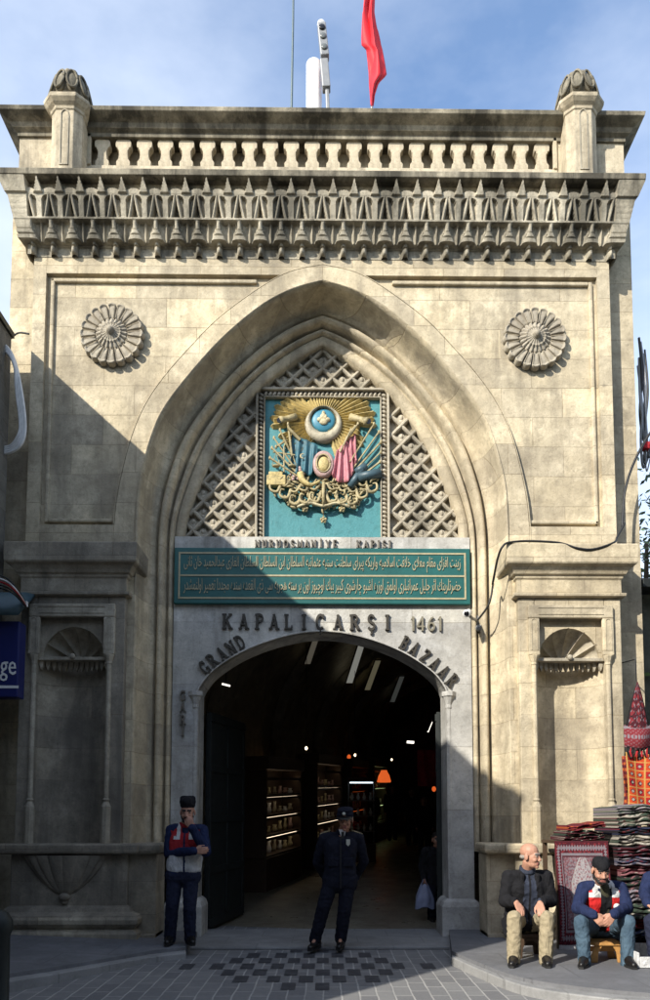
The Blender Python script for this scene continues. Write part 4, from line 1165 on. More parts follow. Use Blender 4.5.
def emit(name, col, st):
    m_ = bpy.data.materials.new(name); m_.use_nodes = True
    p = m_.node_tree.nodes['Principled BSDF']; p.inputs['Base Color'].default_value = (*col, 1); p.inputs['Emission Color'].default_value = (*col, 1); p.inputs['Emission Strength'].default_value = st
    return m_
M['lamp_white'] = emit('lamp_white', (1, .93, .82), .9)
M['lamp_soft'] = emit('lamp_soft', (1, .80, .55), .9)
M['lamp_green'] = emit('lamp_green', (.75, 1, .45), 1.0)
M['lamp_cool'] = emit('lamp_cool', (.75, .9, 1), 1.5)
M['lamp_orange'] = emit('lamp_orange', (1, .16, .03), .32)
M['glow_pic'] = emit('lit_display', (1, .62, .30), .38)
# narrow strips laid on the vault; emission stands in for light on them
def on_vault(px, py):
    lo, hi = 1.3, 23
    def gap(Y):
        p = W(px, py, Y) - HO; u, v = p.dot(HR), p.dot(HV); z = p.z - HSL * v
        return math.hypot(u, max(0, z - HZ)) - (HW - .30)
    for i in range(400):
        Y = 1.3 + i * .05
        if gap(Y) > 0: break
    return W(px, py, Y - .02)
for k, (xa, ya, xb, yb, w) in enumerate(((316, 637, 307, 664, 3.2), (362, 642, 349, 683, 3.4), (378, 660, 367, 690, 3), (402, 676, 392, 702, 2.6))):
    c_ = [on_vault(*p) for p in ((xa - w, ya), (xa + w, ya), (xb + w, yb), (xb - w, yb))]
    n_ = (c_[1] - c_[0]).cross(c_[3] - c_[0]).normalized()
    t_l = ('short pale glowing strip straight above the guard', 'longest and brightest glowing strip on the vault', 'yellowish glowing strip between the long one and the dim one', 'dimmest glowing strip, nearest the right side of the arch')[k]
    sk = thing('glow_strip', sum(c_, Vector()) / 4, t_l, 'glow_strip', 'glowing strips laid on the vault')
    b = MB(); b.add([p + n_ * o for o in (-.012, .012) for p in c_], [(0, 1, 2, 3), (7, 6, 5, 4), (0, 4, 5, 1), (1, 5, 6, 2), (2, 6, 7, 3), (3, 7, 4, 0)]); b.build('pane', emit('glow_strip_face', ((.60, .54, .42), (.62, .62, .55), (.60, .54, .34), (.5, .54, .5))[k], (.05, .13, .06, .03)[k]), sk)
    b = MB()
    for p, q in zip(c_, c_[1:] + c_[:1]): b.tube([p, q], .018, 6)
    b.build('frame', M['wood'], sk)
# open iron door leaves
def leaf(p, q, z1, label):
    p, q = Vector(p), Vector(q)
    t = thing('iron_door', p, label, 'door')
    d = (q - p).normalized(); nn = Vector((-d.y, d.x, 0)); L = (q - p).length
    b = MB(); b.obox(p + d * L / 2 + Vector((0, 0, z1 / 2)), d * L / 2, nn * .025, Vector((0, 0, z1 / 2))); b.build('door_panel', M['iron'], t)
    b = MB()
    for k in range(5):
        z = .08 + (z1 - .16) * k / 4
        b.obox(p + d * L / 2 + Vector((0, 0, z)), d * (L / 2 - .005), nn * .045, Vector((0, 0, .05)))
    for e in (.05, L / 2, L - .05): b.obox(p + d * e + Vector((0, 0, z1 / 2)), d * .04, nn * .04, Vector((0, 0, z1 / 2 - .14)))
    b.build('door_frame', M['iron'], t, bevel=.006)
leaf((-1.60, 1.10, .04), (-1.28, 2.5, .06), 2.95, 'dark iron door leaf folded open at the left of the doorway')
leaf((1.56, 1.10, .04), (1.79, 2.45, .06), 2.95, 'dark iron door leaf folded open at the right of the doorway')
# lit display cases along the left wall and things for sale
random.seed(5)
def case(v0, v1, h, label, rows, group='display cases along the left side of the hall', lampm='lamp_soft', goods=('white_plastic', 'gold_pale', 'pinkish', 'crescent')):
    u0 = -HW + .42
    t = thing('display_case', H(u0, (v0 + v1) / 2, 0), label, 'display case', group)
    def bx(bb, ua, ub, va, vb, za, zb): bb.add([H(u, v, z) for z in (za, zb) for u, v in ((ua, va), (ub, va), (ub, vb), (ua, vb))], [(0, 3, 2, 1), (4, 5, 6, 7), (0, 1, 5, 4), (1, 2, 6, 5), (2, 3, 7, 6), (3, 0, 4, 7)])
    b = MB(); bx(b, u0, u0 + .5, v0, v1, -.1, .62); bx(b, u0, u0 + .05, v0, v1, .62, h)
    for v in (v0, v1): bx(b, u0 + .05, u0 + .5, v - .03, v + .03, .62, h)
    bx(b, u0, u0 + .55, v0 - .04, v1 + .04, h + .002, h + .25); b.build('cabinet', M['wood'], t, bevel=.01)
    for k in range(rows):
        z = .63 + (h - .75) * k / rows
        b = MB(); bx(b, u0 + .05, u0 + .47, v0 + .03, v1 - .03, z, z + .03); b.build('shelf', M['wood'], t)
        b = MB(); zt = .63 + (h - .75) * (k + 1) / rows - .03
        bx(b, u0 + .38, u0 + .41, v0 + .06, v1 - .06, zt - .012, zt); b.build('shelf_lamp', M[lampm], t)
        b = MB(); bx(b, u0 + .425, u0 + .47, v0 + .031, v1 - .031, zt - .05, zt - .001); b.build('shelf_lip', M['wood'], t)
        for i in range(7):
            v = v0 + .12 + (v1 - v0 - .24) * i / 6; c_ = H(u0 + .27, v, z + .031)
            bb = MB(); bb.smooth = True; r = random.uniform(.035, .07); hh = random.uniform(.1, .26)
            bb.lathe(c_, [(r * .7, 0), (r, hh * .3), (r * .5, hh * .7), (r * .75, hh)], 10)
            tag(bb.build('ornament', M[random.choice(goods)], None, org=c_), 'small ornament on a lit shelf in the dark hall', 'ornament', 'ornaments on the lit shelves')
case(3.2, 5.6, 2.3, 'lit wooden display case nearest the door in the dark hall', 4)
case(7.0, 9.6, 2.5, 'lit wooden display case farther along the dark hall', 4)
case(11.0, 13.4, 2.5, 'third display case in the dark hall, lit reddish orange', 3, lampm='lamp_orange', goods=('gold', 'red_cloth', 'pinkish'))
case(14.7, 17.3, 2.6, 'farthest display case in the dark hall, lit greenish', 3, lampm='lamp_green', goods=('gold_pale', 'leaf', 'white_plastic'))
c_ = W(274, 778, 7.6)
pf = thing('lit_picture', c_, 'small warm glowing framed picture among the shelves at left', 'picture')
b = MB(); b.box(c_.x - .2, c_.x + .2, c_.y, c_.y + .03, c_.z - .32, c_.z + .32); b.build('frame', M['gold_pale'], pf, bevel=.01)
b = MB(); b.box(c_.x - .15, c_.x + .15, c_.y - .004, c_.y + .001, c_.z - .26, c_.z + .26); b.build('picture', M['glow_pic'], pf)
def lamp(name, px0, px1, Y, mtl, r, label, cat='lamp', hang=True):
    p, q = W(*px0, Y), W(*px1, Y)
    t = thing(name, (p + q) / 2, label, cat)
    b = MB(); b.tube([p, q], r, 8); b.build('tube', M[mtl], t)
    b = MB(); m_ = (p + q) / 2; b.obox(m_ + Vector((0, .0, r + .02)), (q - p) / 2 * 1.06, (0, .05, 0), (0, 0, .02)); b.build('holder', M['grey_metal'], t)
    b = MB(); b.tube([m_ + Vector((0, 0, r + .04)), m_ + Vector((0, 0, 1.6))], .006, 5); b.build('cord', M['cable_black'], t)
lamp('strip_lamp', (222, 684), (230, 686), 3.4, 'lamp_white', .014, 'small white strip lamp high at the left inside the arch')
lamp('strip_lamp', (407, 742), (414, 742.5), 9, 'lamp_white', .03, 'small white strip lamp deep in the hall towards the right')
lamp('strip_lamp', (428, 732), (432, 722), 5, 'lamp_white', .012, 'slanting white strip lamp near the right side of the arch')
M['fill_glow'] = emit('fill_glow', (1, .78, .52), 2.0)  # globes added to brighten the columns and vault a little
for k, (u, v) in enumerate(((-1.7, 4.6), (-1.5, 8.6), (-1.2, 12.8))):
    c_ = H(u, v, 2.75); t = thing('fill_globe', c_, ('nearest small added fill globe hanging over the left display cases', 'middle small added fill globe hanging over the left display cases', 'farthest small added fill globe hanging over the left display cases')[k], 'lamp', 'added fill globes in the hall')
    b = MB(); b.smooth = True; b.ell(c_, (.028, .028, .036), 12, 8); b.build('globe', M['fill_glow'], t)
    b = MB(); b.lathe(c_, [(.03, .055), (.03, .09), (.006, .1), (.006, 2.2)], 8); b.build('hanger', M['iron'], t)
c_ = W(384, 776, 17)
t = thing('lantern', c_, 'glowing orange shop lantern at the far end of the hall', 'lantern')
b = MB(); b.smooth = True; b.smooth = False; b.lathe(c_, [(.24, -.22), (.26, -.20), (.20, .02), (.13, .14), (.11, .2)], 8); b.build('shade', M['lamp_orange'], t)
b = MB(); b.lathe(c_, [(.14, .2), (.14, .25), (.02, .3), (.01, 2.2)], 8); b.build('hanger', M['iron'], t)
for px, py, Y, r, lb in ((349, 757, 14, .06, 'small orange lamp left of the far lantern'), (434, 789, 7, .045, 'small reddish orange lamp beside the right door leaf')):
    c_ = W(px, py, Y); t = thing('hanging_lamp', c_, lb, 'lamp')
    b = MB(); b.smooth = True; b.ell(c_, (r, r, r * 1.3), 10, 8); b.build('bulb', M['lamp_orange'], t)
    b = MB(); b.tube([c_ + Vector((0, 0, r)), c_ + Vector((0, 0, 1.5))], .008, 5); b.build('cord', M['cable_black'], t)
c_ = W(430, 768, 6.0)                                    # red cloth hung inside on the right
b = MB(); b.smooth = True
b.grid(lambda u, v: (c_.x + (u - .5) * .5, c_.y + .04 * math.sin(u * 14 + v * 2), c_.z + (v - .5) * .75), 24, 10)
o = b.build('hanging_cloth', M['red_dim'], None, org=c_); o.modifiers.new('t', 'SOLIDIFY').thickness = .01
tag(o, 'dark red cloth hanging inside the hall on the right', 'cloth')
# glass showcase right behind the guard
c_ = W(362, 800, 10)
t = thing('glass_showcase', (c_.x, 10, .45), 'narrow glass showcase standing in the hall behind the guard', 'showcase')
b = MB(); b.box(c_.x - .35, c_.x + .35, 10, 10.5, .4, .9); b.build('case_base', M['wood'], t, bevel=.01)
b = MB(); b.box(c_.x - .35, c_.x + .35, 10, 10.5, 2.5, 2.6); b.build('case_top', M['wood'], t, bevel=.01)
for q in (-1, 1): b = MB(); b.box(c_.x + q * .34, c_.x + q * .32, 10.47, 10.495, .9, 2.5); b.build('case_post', M['grey_metal'], t)
b = MB(); b.box(c_.x - .3, c_.x + .3, 10.3, 10.34, 2.47, 2.495); b.build('case_lamp', M['lamp_cool'], t)
b = MB()
for z in (1.2, 1.6, 2.0): b.box(c_.x - .33, c_.x + .33, 10.02, 10.48, z, z + .02)
b.build('shelf', M['grey_metal'], t)
for i in range(12):
    x, z = c_.x - .25 + .16 * (i % 4), 1.22 + .4 * (i // 4); bb = MB(); bb.smooth = True
    bb.lathe((x, 10.2, z), [(.03, 0), (.05, .08), (.02, .16), (.03, .2)], 8)
    tag(bb.build('ornament', M['white_plastic'], None, org=(x, 10.2, z)), 'small pale ornament in the glass showcase', 'ornament', 'ornaments in the showcase')

# ================================================================== LEFT SHOP BUILDING (its roof line throws the big shadow on the gate)
LBX, LBH, LBY = -3.93, 7.52, -7.02
lb = thing('shop_building', (LBX - 3, -3.4, 0), 'dark old shop building at the left edge, beside the gate', 'building')
b = MB(); b.box(LBX - 6, LBX, LBY, -0.12, 0, LBH); b.build('wall', M['concrete_dark'], lb)
b = MB(); b.box(LBX - 6.05, LBX + .03, LBY - .03, -0.1, LBH + .001, LBH + .07); b.build('roof', M['iron'], lb)
b = MB()
for k in range(7): b.box(LBX - .02, LBX + .012, -7.0 + k * .98, -6.25 + k * .98, .3, 2.5)
b.build('shutter', M['iron'], lb)
# gap between it and the gate
b = MB(); b.box(LBX - 4, -3.82, .9, 1.2, 0, 7.0); tag(b.build('courtyard_wall', M['concrete_dark'], None, org=(-5, 1, 0)), 'dark rough wall filling the gap left of the gate', 'wall')
# unseen blocks behind the camera and at right, added to cut sky light
b = MB(); b.box(-24, -5, -24, -15, 0, 8.6); b.box(-4.98, 24, -24, -14.5, 0, 10.5); ob = b.build('sky_block_row', M['concrete_dark'], None, org=(0, -19, 0)); tag(ob, 'unseen row across the street, added to block sky light', 'building')
b = MB(); b.box(7.0, 14, -14.4, -2, 0, 7.0); ob = b.build('sky_block_right', M['shop_wall'], None, org=(10, -8, 0)); tag(ob, 'unseen plain block right of the street, added to block sky light', 'building')
# blue lit shop sign with its dark canopy
M['sign_blue'] = mat('sign_blue', (0.012, 0.018, 0.11), 0.35, 0.05)
p, q = W(-60, 697, -.45), W(19.5, 621, -.45)
sg = thing('shop_sign', (q.x, -.45, p.z), 'dark blue shop sign cut off by the left edge, with white letters', 'sign')
b = MB(); b.box(p.x, q.x, -.45, -.25, p.z, q.z); b.build('sign_box', M['sign_blue'], sg, bevel=.015)
b = MB(); s0, s1 = W(-60, 688, -.46), W(18, 685.5, -.46); b.box(s0.x, s1.x, -.457, -.448, s0.z, s1.z); b.build('underline', M['white_plastic'], sg)
a0, a1 = W(-25.5, 681, -.46), W(16, 655, -.46)
text_part('lettering', 'hange', a0.x, a1.x, a0.z, a1.z, -.462, .012, M['white_plastic'], sg)
for dx in (0, 1.0): pass
can = thing('canopy', W(0, 600, -.3), 'small dark rounded canopy above the blue sign at left', 'canopy')
b = MB(); b.smooth = True
pa = W(0, 618, -.5); xr_ = W(23, 600, -.5).x
prof_c = [(-.62, 0), (-.62, .10), (-.56, .22), (-.42, .33), (-.2, .38), (-.14, .38)]
b.add([(x, y, pa.z + z) for x in (-4.6, xr_) for y, z in prof_c], [(i, i + 1, i + 7, i + 6) for i in range(5)] + [(0, 1, 2, 3, 4, 5), (11, 10, 9, 8, 7, 6), (0, 6, 11, 5)])
b.build('hood', M['gun'], can)
b = MB(); c_ = W(25.5, 604, -.5); b.box(c_.x - .02, c_.x + .02, -.52, -.48, c_.z - .03, c_.z + .03); b.build('fixing', M['white_plastic'], can)
def cable(name, pts, r, mtl, label, cat='cable', group=None, seg=6):
    c = catmull(pts, 8); b = MB(); b.smooth = True; b.tube(c, r, seg)
    return tag(b.build(name, M[mtl], None, org=c[0]), label, cat, group)
for k in range(4):
    o = k * 1.6
    t = thing('cable', W(4, 345, -.1), ('outermost pale cable of the loop hanging at the left edge', 'second pale cable inside the loop at the left edge', 'third pale cable inside the loop at the left edge', 'innermost pale cable of the loop at the left edge')[k], 'cable', 'pale cables looped at the left edge') if False else None
    cable('cable', [W(-14, 338 + o, -.2), W(4, 345 + o, -.25), W(14, 360 + o, -.28 - .01 * k), W(21 - o, 390, -.28), W(25 - o, 425, -.26), W(21 - o, 444 - o, -.25), W(8, 453 - o * 1.3, -.2), W(-10, 452 - o, -.15)], .021, 'cable_white',
          ('outermost pale cable of the thick loop at the left edge', 'second pale cable in from the outside of the left loop', 'third pale cable in from the outside of the left loop', 'innermost pale cable of the thick loop at the left edge')[k], 'cable', 'pale cables looped at the left edge')
cable('wire', [W(-5, 343, -.1), W(8, 340, -.05), W(18, 333, -.02), W(29, 334, -.02)], .012, 'cable_black', 'short black wire from the pale loop onto the gate wall')
for k in range(5):
    cable('wire', [W(-8, 574 + 3 * k, -.9), W(6, 578 + 3 * k, -.9), W(16, 588 + 2 * k, -.88), W(26, 604 + k, -.5)], .009, ('cable_black', 'cable_white', 'red_dim', 'cable_black', 'cable_black')[k], 'thin wires drooping over the small dark canopy' if k in (0, 3, 4) else ('pale thin wire drooping over the small dark canopy' if k == 1 else 'dull red thin wire drooping over the small dark canopy'), 'wire', 'wires over the canopy')
# dark bollard at the very left edge
c_ = G(-3, 1012, .18)
bo = thing('bollard', (c_.x, c_.y, .15), 'dark bollard cut off by the left edge of the picture', 'bollard')
b = MB(); b.smooth = True; b.lathe((c_.x, c_.y, .1), [(.10, 0), (.10, .08), (.075, .12), (.07, .6), (.085, .64), (.085, .7), (.05, .76), (.01, .78)], 16); b.build('post', M['iron'], bo)

# ================================================================== ROOF THINGS
m0 = W(290.5, 112, .5)
ma = thing('mast', (m0.x, .5, 10.0), 'thin dark aerial mast rising from the roof left of the white cylinder', 'mast')
b = MB(); b.tube([(m0.x, .5, 10.2), (m0.x + .03, .5, 12.6), (m0.x + .04, .5, 14.5)], [.019, .015, .012], 8); b.build('pole', M['gun'], ma)
c_ = W(314, 110, .6); t_z = W(314, 65, .6).z
dr = thing('antenna_drum', (c_.x, .6, 10.3), 'white cylindrical antenna cover standing on the roof', 'antenna')
b = MB(); b.smooth = True; b.lathe((c_.x, .6, 10.2), [(.10, 0), (.11, .02), (.11, t_z - 10.205), (.107, t_z - 10.2)], 24); b.build('cover', M['white_plastic'], dr)
b = MB(); b.lathe((c_.x, .6, 10.1), [(.14, 0), (.14, .1)], 16); b.build('foot', M['grey_metal'], dr)
fl = thing('roof_floodlight', W(324, 108, .45), 'slim grey tilted light unit with three round lenses on the roof', 'light')
def slab(parent, name, pa, pb, w, d, mtl, Y):
    p, q = W(*pa, Y), W(*pb, Y); d_ = (q - p); L = d_.length; d_.normalize(); nn = d_.cross(Vector((0, 1, 0))).normalized()
    b = MB(); b.obox((p + q) / 2, d_ * L / 2, nn * w, Vector((0, d, 0))); return b.build(name, M[mtl], parent, bevel=.012), p, q, d_, nn
slab(fl, 'post', (328, 112), (327, 88), .025, .04, 'grey_metal', .45)
slab(fl, 'lower_box', (326.5, 90), (324, 62), .055, .06, 'grey_metal', .44)
hd, p, q, d_, nn = slab(fl, 'head', (325, 58.5), (321.5, 26), .058, .06, 'grey_metal', .44)
b = MB(); b.ell(q + d_ * .02, (.06, .06, .05), 12, 8); b.build('head_cap', M['white_plastic'], fl, shade=True)
for i, f in enumerate((.82, .55, .22)):
    c2 = p.lerp(q, f); b = MB(); b.smooth = True; b.lathe(c2 + Vector((0, -.058, 0)), [(.044, 0), (.044, .012), (.03, .02), (.001, .022)], 18, 'y'); b.build('lens', M['lens' if i == 0 else 'lens_grey'], fl)
# flag hanging limp from its pole
fp = W(373, 110, .7)
fg = thing('flag', (fp.x, .7, 10.3), 'limp bright red flag hanging from a thin pole on the roof', 'flag')
b = MB(); b.tube([(fp.x + .015, .74, 10.2), (fp.x - .06, .74, 13.6)], .016, 8); b.build('flagpole', M['grey_metal'], fg)
def flagcloth(u, v):
    # outline of the hanging bundle: (y, left, right)
    rows = [(-40, 361, 373), (0, 364, 375), (12, 363, 374.5), (25, 362.3, 376.5), (38, 361.8, 379.5), (46, 362, 381), (49, 366.5, 382), (62, 368, 384.5), (75, 369, 386.5), (83, 369.3, 374.5 + 4), (95, 370.2, 374.5), (106, 371, 373.5)]
    y = -40 + 146 * v
    for a, c in zip(rows, rows[1:]):
        if a[0] <= y <= c[0]:
            t = (y - a[0]) / (c[0] - a[0]); l, r = a[1] + (c[1] - a[1]) * t, a[2] + (c[2] - a[2]) * t; break
    f = abs(((u * 3.0) % 2) - 1)          # folded over on itself
    x = r + (l - r) * f if u < .67 else l + (r - l) * (1 - f) * .7
    return W(x, y, .66 - .12 * u + .07 * math.sin(u * 13 + v * 7) * (1 - .4 * v))
b = MB(); b.smooth = True; b.grid(flagcloth, 60, 60)
o = b.build('cloth', M['flag_red'], fg); o.modifiers.new('t', 'SOLIDIFY').thickness = .006

# ================================================================== RIGHT SIDE
# cctv camera, cables
c_ = W(468, 613, .2)
cc = thing('security_camera', W(476, 616, DY - .02), 'small white security camera on a bracket right of the green panel', 'camera')
b = MB(); b.smooth = True; d_ = Vector((-.35, -1, -.35)).normalized(); b.tube([c_ - d_ * .1, c_ - d_ * .095, c_ + d_ * .12, c_ + d_ * .125], [.03, .047, .047, .035], 14); b.build('housing', M['white_plastic'], cc)
b = MB(); b.smooth = True; b.tube([c_ + d_ * .124, c_ + d_ * .13], [.034, .03], 14); b.build('lens', M['lens'], cc)
b = MB(); w_ = W(477, 620, DY - .01); b.tube(catmull([c_ - d_ * .04, c_ - d_ * .04 + Vector((.05, .03, -.06)), w_], 4), .02, 8); b.lathe(w_ + Vector((0, .02, 0)), [(.06, 0), (.06, .03)], 14, 'y')
b.ell(W(480, 628, DY - .06), (.06, .05, .05), 10, 6)
b.build('bracket', M['grey_metal'], cc)
Zl = W(571, 543, PY - .17).z + .014
cable('cable', [W(478, 620, .24), W(489, 604, .12), W(493, 585, .1), (2.08, -.05, 4.45), (2.12, -.31, 4.76), (2.3, -.3, Zl), (2.8, -.28, Zl), (3.05, -.305, 4.78), (3.25, -.305, 4.77), (3.5, -.28, Zl), (3.62, -.1, 5.0), (3.74, -.05, 5.2)], .014, 'cable_black', 'black cable running from the camera over the right ledge', 'cable')
cable('cable', [(3.72, -.02, 5.15), (3.78, .0, 5.65), (3.95, .02, 6.1), (4.2, 0.0, 6.5), (4.6, -.1, 6.9)], .016, 'cable_black', 'thicker black cable slanting up from the right corner of the gate', 'cable')
random.seed(21)
for k in range(9):
    a = 638 + random.uniform(-1, 6)
    cable('wire', [W(a + 1, 338 + 4 * k, .6), W(a + 4 + 2 * math.sin(k), 375 + 5 * k, .55), W(a + 2 + (k % 3) * 2, 415 + 4 * k, .6), W(a + 8, 445 + 3 * k, .7), W(a + 22, 440 - 6 * k, .8)], random.choice([.01, .014, .018]), 'cable_black' if k % 3 == 0 else 'grey_metal',
          'black wire in the tangle at the right edge, above the tree' if k % 3 == 0 else 'grey wire in the tangle at the right edge, above the tree', 'wire', 'black wires in the right tangle' if k % 3 == 0 else 'grey wires in the right tangle')
jb = W(645, 447, .62); b = MB(); b.box(jb.x - .035, jb.x + .05, .56, .66, jb.z - .05, jb.z + .05)
tag(b.build('junction_box', M['red_dim'], None, org=jb, bevel=.01), 'small reddish junction box among the wires at right', 'junction box')
# shop front behind the rugs
sw = thing('rug_shop', (6.3, .9, 0), 'greenish grey shop front at the right edge behind the rugs', 'building')
b = MB(); b.box(4.12, 9, .62, 1.4, 0, 4.5); b.build('wall', M['shop_wall'], sw)
b = MB(); b.box(4.10, 9.05, .30, 1.45, 4.5, 4.62); b.build('eave', M['iron'], sw, bevel=.01)
b = MB(); b.box(4.9, 7.5, .58, .619, .1, 2.6); b.build('shutter', M['iron'], sw)
# tree
M['leaf_dark'] = mat('leaf_dark_green', (0.04, 0.07, 0.02), 0.6, 0.4, 3, 0)
M['bark'] = mat('bark', (0.09, 0.07, 0.05), 0.9, 0.3, 12, 0.5)
def tree(base, h, r, label, seed, n=5200):
    random.seed(seed); base = Vector(base)
    t = thing('leafy_tree', base, label, 'tree', 'trees behind the rug shop')
    b = MB(); b.smooth = True
    pts = [base, base + Vector((.05, 0, h * .3)), base + Vector((-.05, .05, h * .55)), base + Vector((0, 0, h * .85))]
    b.tube(catmull(pts, 5), [.16 - .009 * i for i in range(16)], 8)
    cl = []
    for k in range(16):
        a = random.uniform(0, 6.28); z = random.uniform(.35, .98); rr = r * (1 - abs(z - .65) * 1.1) * random.uniform(.5, 1)
        e = base + Vector((rr * math.cos(a), rr * math.sin(a), h * z)); cl.append(e)
        b.tube(catmull([base + Vector((0, 0, h * z * .65)), base.lerp(e, .6) + Vector((0, 0, h * z * .2)), e], 4), [.05 - .005 * i for i in range(9)], 5)
    b.build('trunk', M['bark'], t)
    b = MB()
    for i in range(n):
        c_ = random.choice(cl); v = Vector((random.gauss(0, 1), random.gauss(0, 1), random.gauss(0, 1))) * r * .24
        p = c_ + v; d = Vector((random.uniform(-1, 1), random.uniform(-1, 1), random.uniform(-.8, .4))).normalized(); w = d.orthogonal().normalized() * random.uniform(.035, .06); L = d * random.uniform(.09, .15)
        b.cur = 0 if random.random() < .65 else 1
        b.add([p, p + L * .5 + w, p + L, p + L * .5 - w], [(0, 1, 2, 3)])
    b.build('crown', [M['leaf'], M['leaf_dark']], t)
tree((5.15, 2.5, 0), 7.0, 1.75, 'bushy green tree at the right edge just behind the gate corner', 2)
tree((7.6, 4.6, 0), 8.4, 2.0, 'taller dark leafy tree farther right behind the rug shop', 4)

# ================================================================== PEOPLE
class Fig:
    """rounded solids fused into one continuous skin; every solid keeps a paint number"""
    def __init__(s): s.p = []
    def cap(s, a, b, ra, rb, t=0): s.p.append(('c', Vector(a), Vector(b), ra, rb, t)); return s
    def chain(s, pts, rs, t=0):
        for i in range(len(pts) - 1): s.cap(pts[i], pts[i + 1], rs[i], rs[i + 1], t)
        return s
    def ell(s, c, r, t=0, rot=None): s.p.append(('e', Vector(c), r, rot or Matrix.Identity(3), t)); return s
    def mesh(s, voxel, smooth=3):
        b = MB()
        for q in s.p:
            if q[0] == 'c':
                _, a, c, ra, rb, _t = q; d = c - a; L = d.length
                d = d.normalized() if L > 1e-6 else Vector((0, 0, 1))
                pts, rs = [], []
                for k in range(5): an = math.pi / 2 * k / 5; pts.append(a - d * ra * math.cos(an)); rs.append(max(1e-4, ra * math.sin(an)))
                pts += [a, c]; rs += [ra, rb]
                for k in range(1, 6): an = math.pi / 2 * k / 5; pts.append(c + d * rb * math.sin(an)); rs.append(max(1e-4, rb * math.cos(an)))
                up = d.orthogonal().normalized(); sd_ = d.cross(up); base = len(b.v); seg = 12
                vs = [p + (up * math.cos(2 * math.pi * k / seg) + sd_ * math.sin(2 * math.pi * k / seg)) * r for p, r in zip(pts, rs) for k in range(seg)]
                n = len(pts)
                b.add(vs, [(i * seg + k, i * seg + (k + 1) % seg, (i + 1) * seg + (k + 1) % seg, (i + 1) * seg + k) for i in range(n - 1) for k in range(seg)] + [list(range(seg - 1, -1, -1)), [(n - 1) * seg + k for k in range(seg)]])
            else: b.ell(q[1], q[2], 14, 9, q[3])
        me = bpy.data.meshes.new('tmp'); me.from_pydata([tuple(v) for v in b.v], [], b.f)
        bm = bmesh.new(); bm.from_mesh(me); bmesh.ops.remove_doubles(bm, verts=bm.verts, dist=1e-5); bmesh.ops.recalc_face_normals(bm, faces=bm.faces); bm.to_mesh(me); bm.free()
        o = bpy.data.objects.new('tmp', me); COL.objects.link(o)
        r = o.modifiers.new('r', 'REMESH'); r.mode = 'VOXEL'; r.voxel_size = voxel; r.use_smooth_shade = True
        if smooth:
            m_ = o.modifiers.new('s', 'SMOOTH'); m_.iterations = smooth; m_.factor = 0.5
        dg = bpy.context.evaluated_depsgraph_get(); dg.update()
        out = bpy.data.meshes.new_from_object(o.evaluated_get(dg))
        bpy.data.objects.remove(o); bpy.data.meshes.remove(me)
        return out
    def paint(s, co):
        best = np.full(len(co), 1e9); tag_ = np.zeros(len(co), int)
        for q in s.p:
            if q[0] == 'c':
                _, a, c, ra, rb, t = q; a_ = np.array(a); d = np.array(c) - a_; L2 = max(1e-9, d @ d)
                u = np.clip(((co - a_) @ d) / L2, 0, 1); dist = np.linalg.norm(co - a_ - u[:, None] * d, axis=1) - (ra + (rb - ra) * u)
            else:
                _, c, r, rot, t = q; l = (co - np.array(c)) @ np.array(rot); k = np.linalg.norm(l / np.array(r), axis=1); dist = (k - 1) * min(r)
            m_ = dist < best; best[m_] = dist[m_]; tag_[m_] = t
        return tag_
    def build(s, name, mats, parent=None, org=None, voxel=.01, smooth=3, wrinkle=0.0, wscale=9.0, paint=None, cut=None):
        me = s.mesh(voxel, smooth)
        n = len(me.vertices); co = np.zeros(n * 3); me.vertices.foreach_get('co', co); co = co.reshape(-1, 3)
        if wrinkle:
            no = np.zeros(n * 3); me.vertices.foreach_get('normal', no); no = no.reshape(-1, 3)
            for i in range(n):
                v = Vector(co[i]); a = noise.noise(Vector((v.x * wscale, v.y * wscale, v.z * wscale * 1.5))); c_ = noise.noise(v * wscale * 2.3 + Vector((5, 1, 2)))
                co[i] += no[i] * wrinkle * ((1 - abs(a) * 2.2) * .8 + c_ * .5)
        mats = mats if isinstance(mats, (list, tuple)) else [mats]
        me.materials.clear()
        for m_ in mats: me.materials.append(m_)
        nf = len(me.polygons); fc = np.zeros(nf * 3); me.polygons.foreach_get('center', fc); fc = fc.reshape(-1, 3)
        idx = paint(fc) if paint else (s.paint(fc) if len(mats) > 1 else np.zeros(nf, int))
        o_ = np.array(org if org is not None else ORG[parent.name])
        me.vertices.foreach_set('co', (co - o_).ravel())
        me.polygons.foreach_set('material_index', idx.astype(np.int32)); me.polygons.foreach_set('use_smooth', [True] * nf); me.update()
        if cut is not None:
            bm = bmesh.new(); bm.from_mesh(me)
            for p, nrm in cut: bmesh.ops.bisect_plane(bm, geom=bm.verts[:] + bm.edges[:] + bm.faces[:], plane_co=Vector(p) - Vector(o_), plane_no=nrm, clear_outer=True)
            bmesh.ops.holes_fill(bm, edges=[e for e in bm.edges if e.is_boundary]); bm.to_mesh(me); bm.free()
        ob = bpy.data.objects.new(name, me); COL.objects.link(ob); ORG[ob.name] = Vector(o_)
        if parent is not None: ob.parent = parent; ob.location = Vector(o_) - ORG[parent.name]
        else: ob.location = Vector(o_)
        me.name = name
        return ob

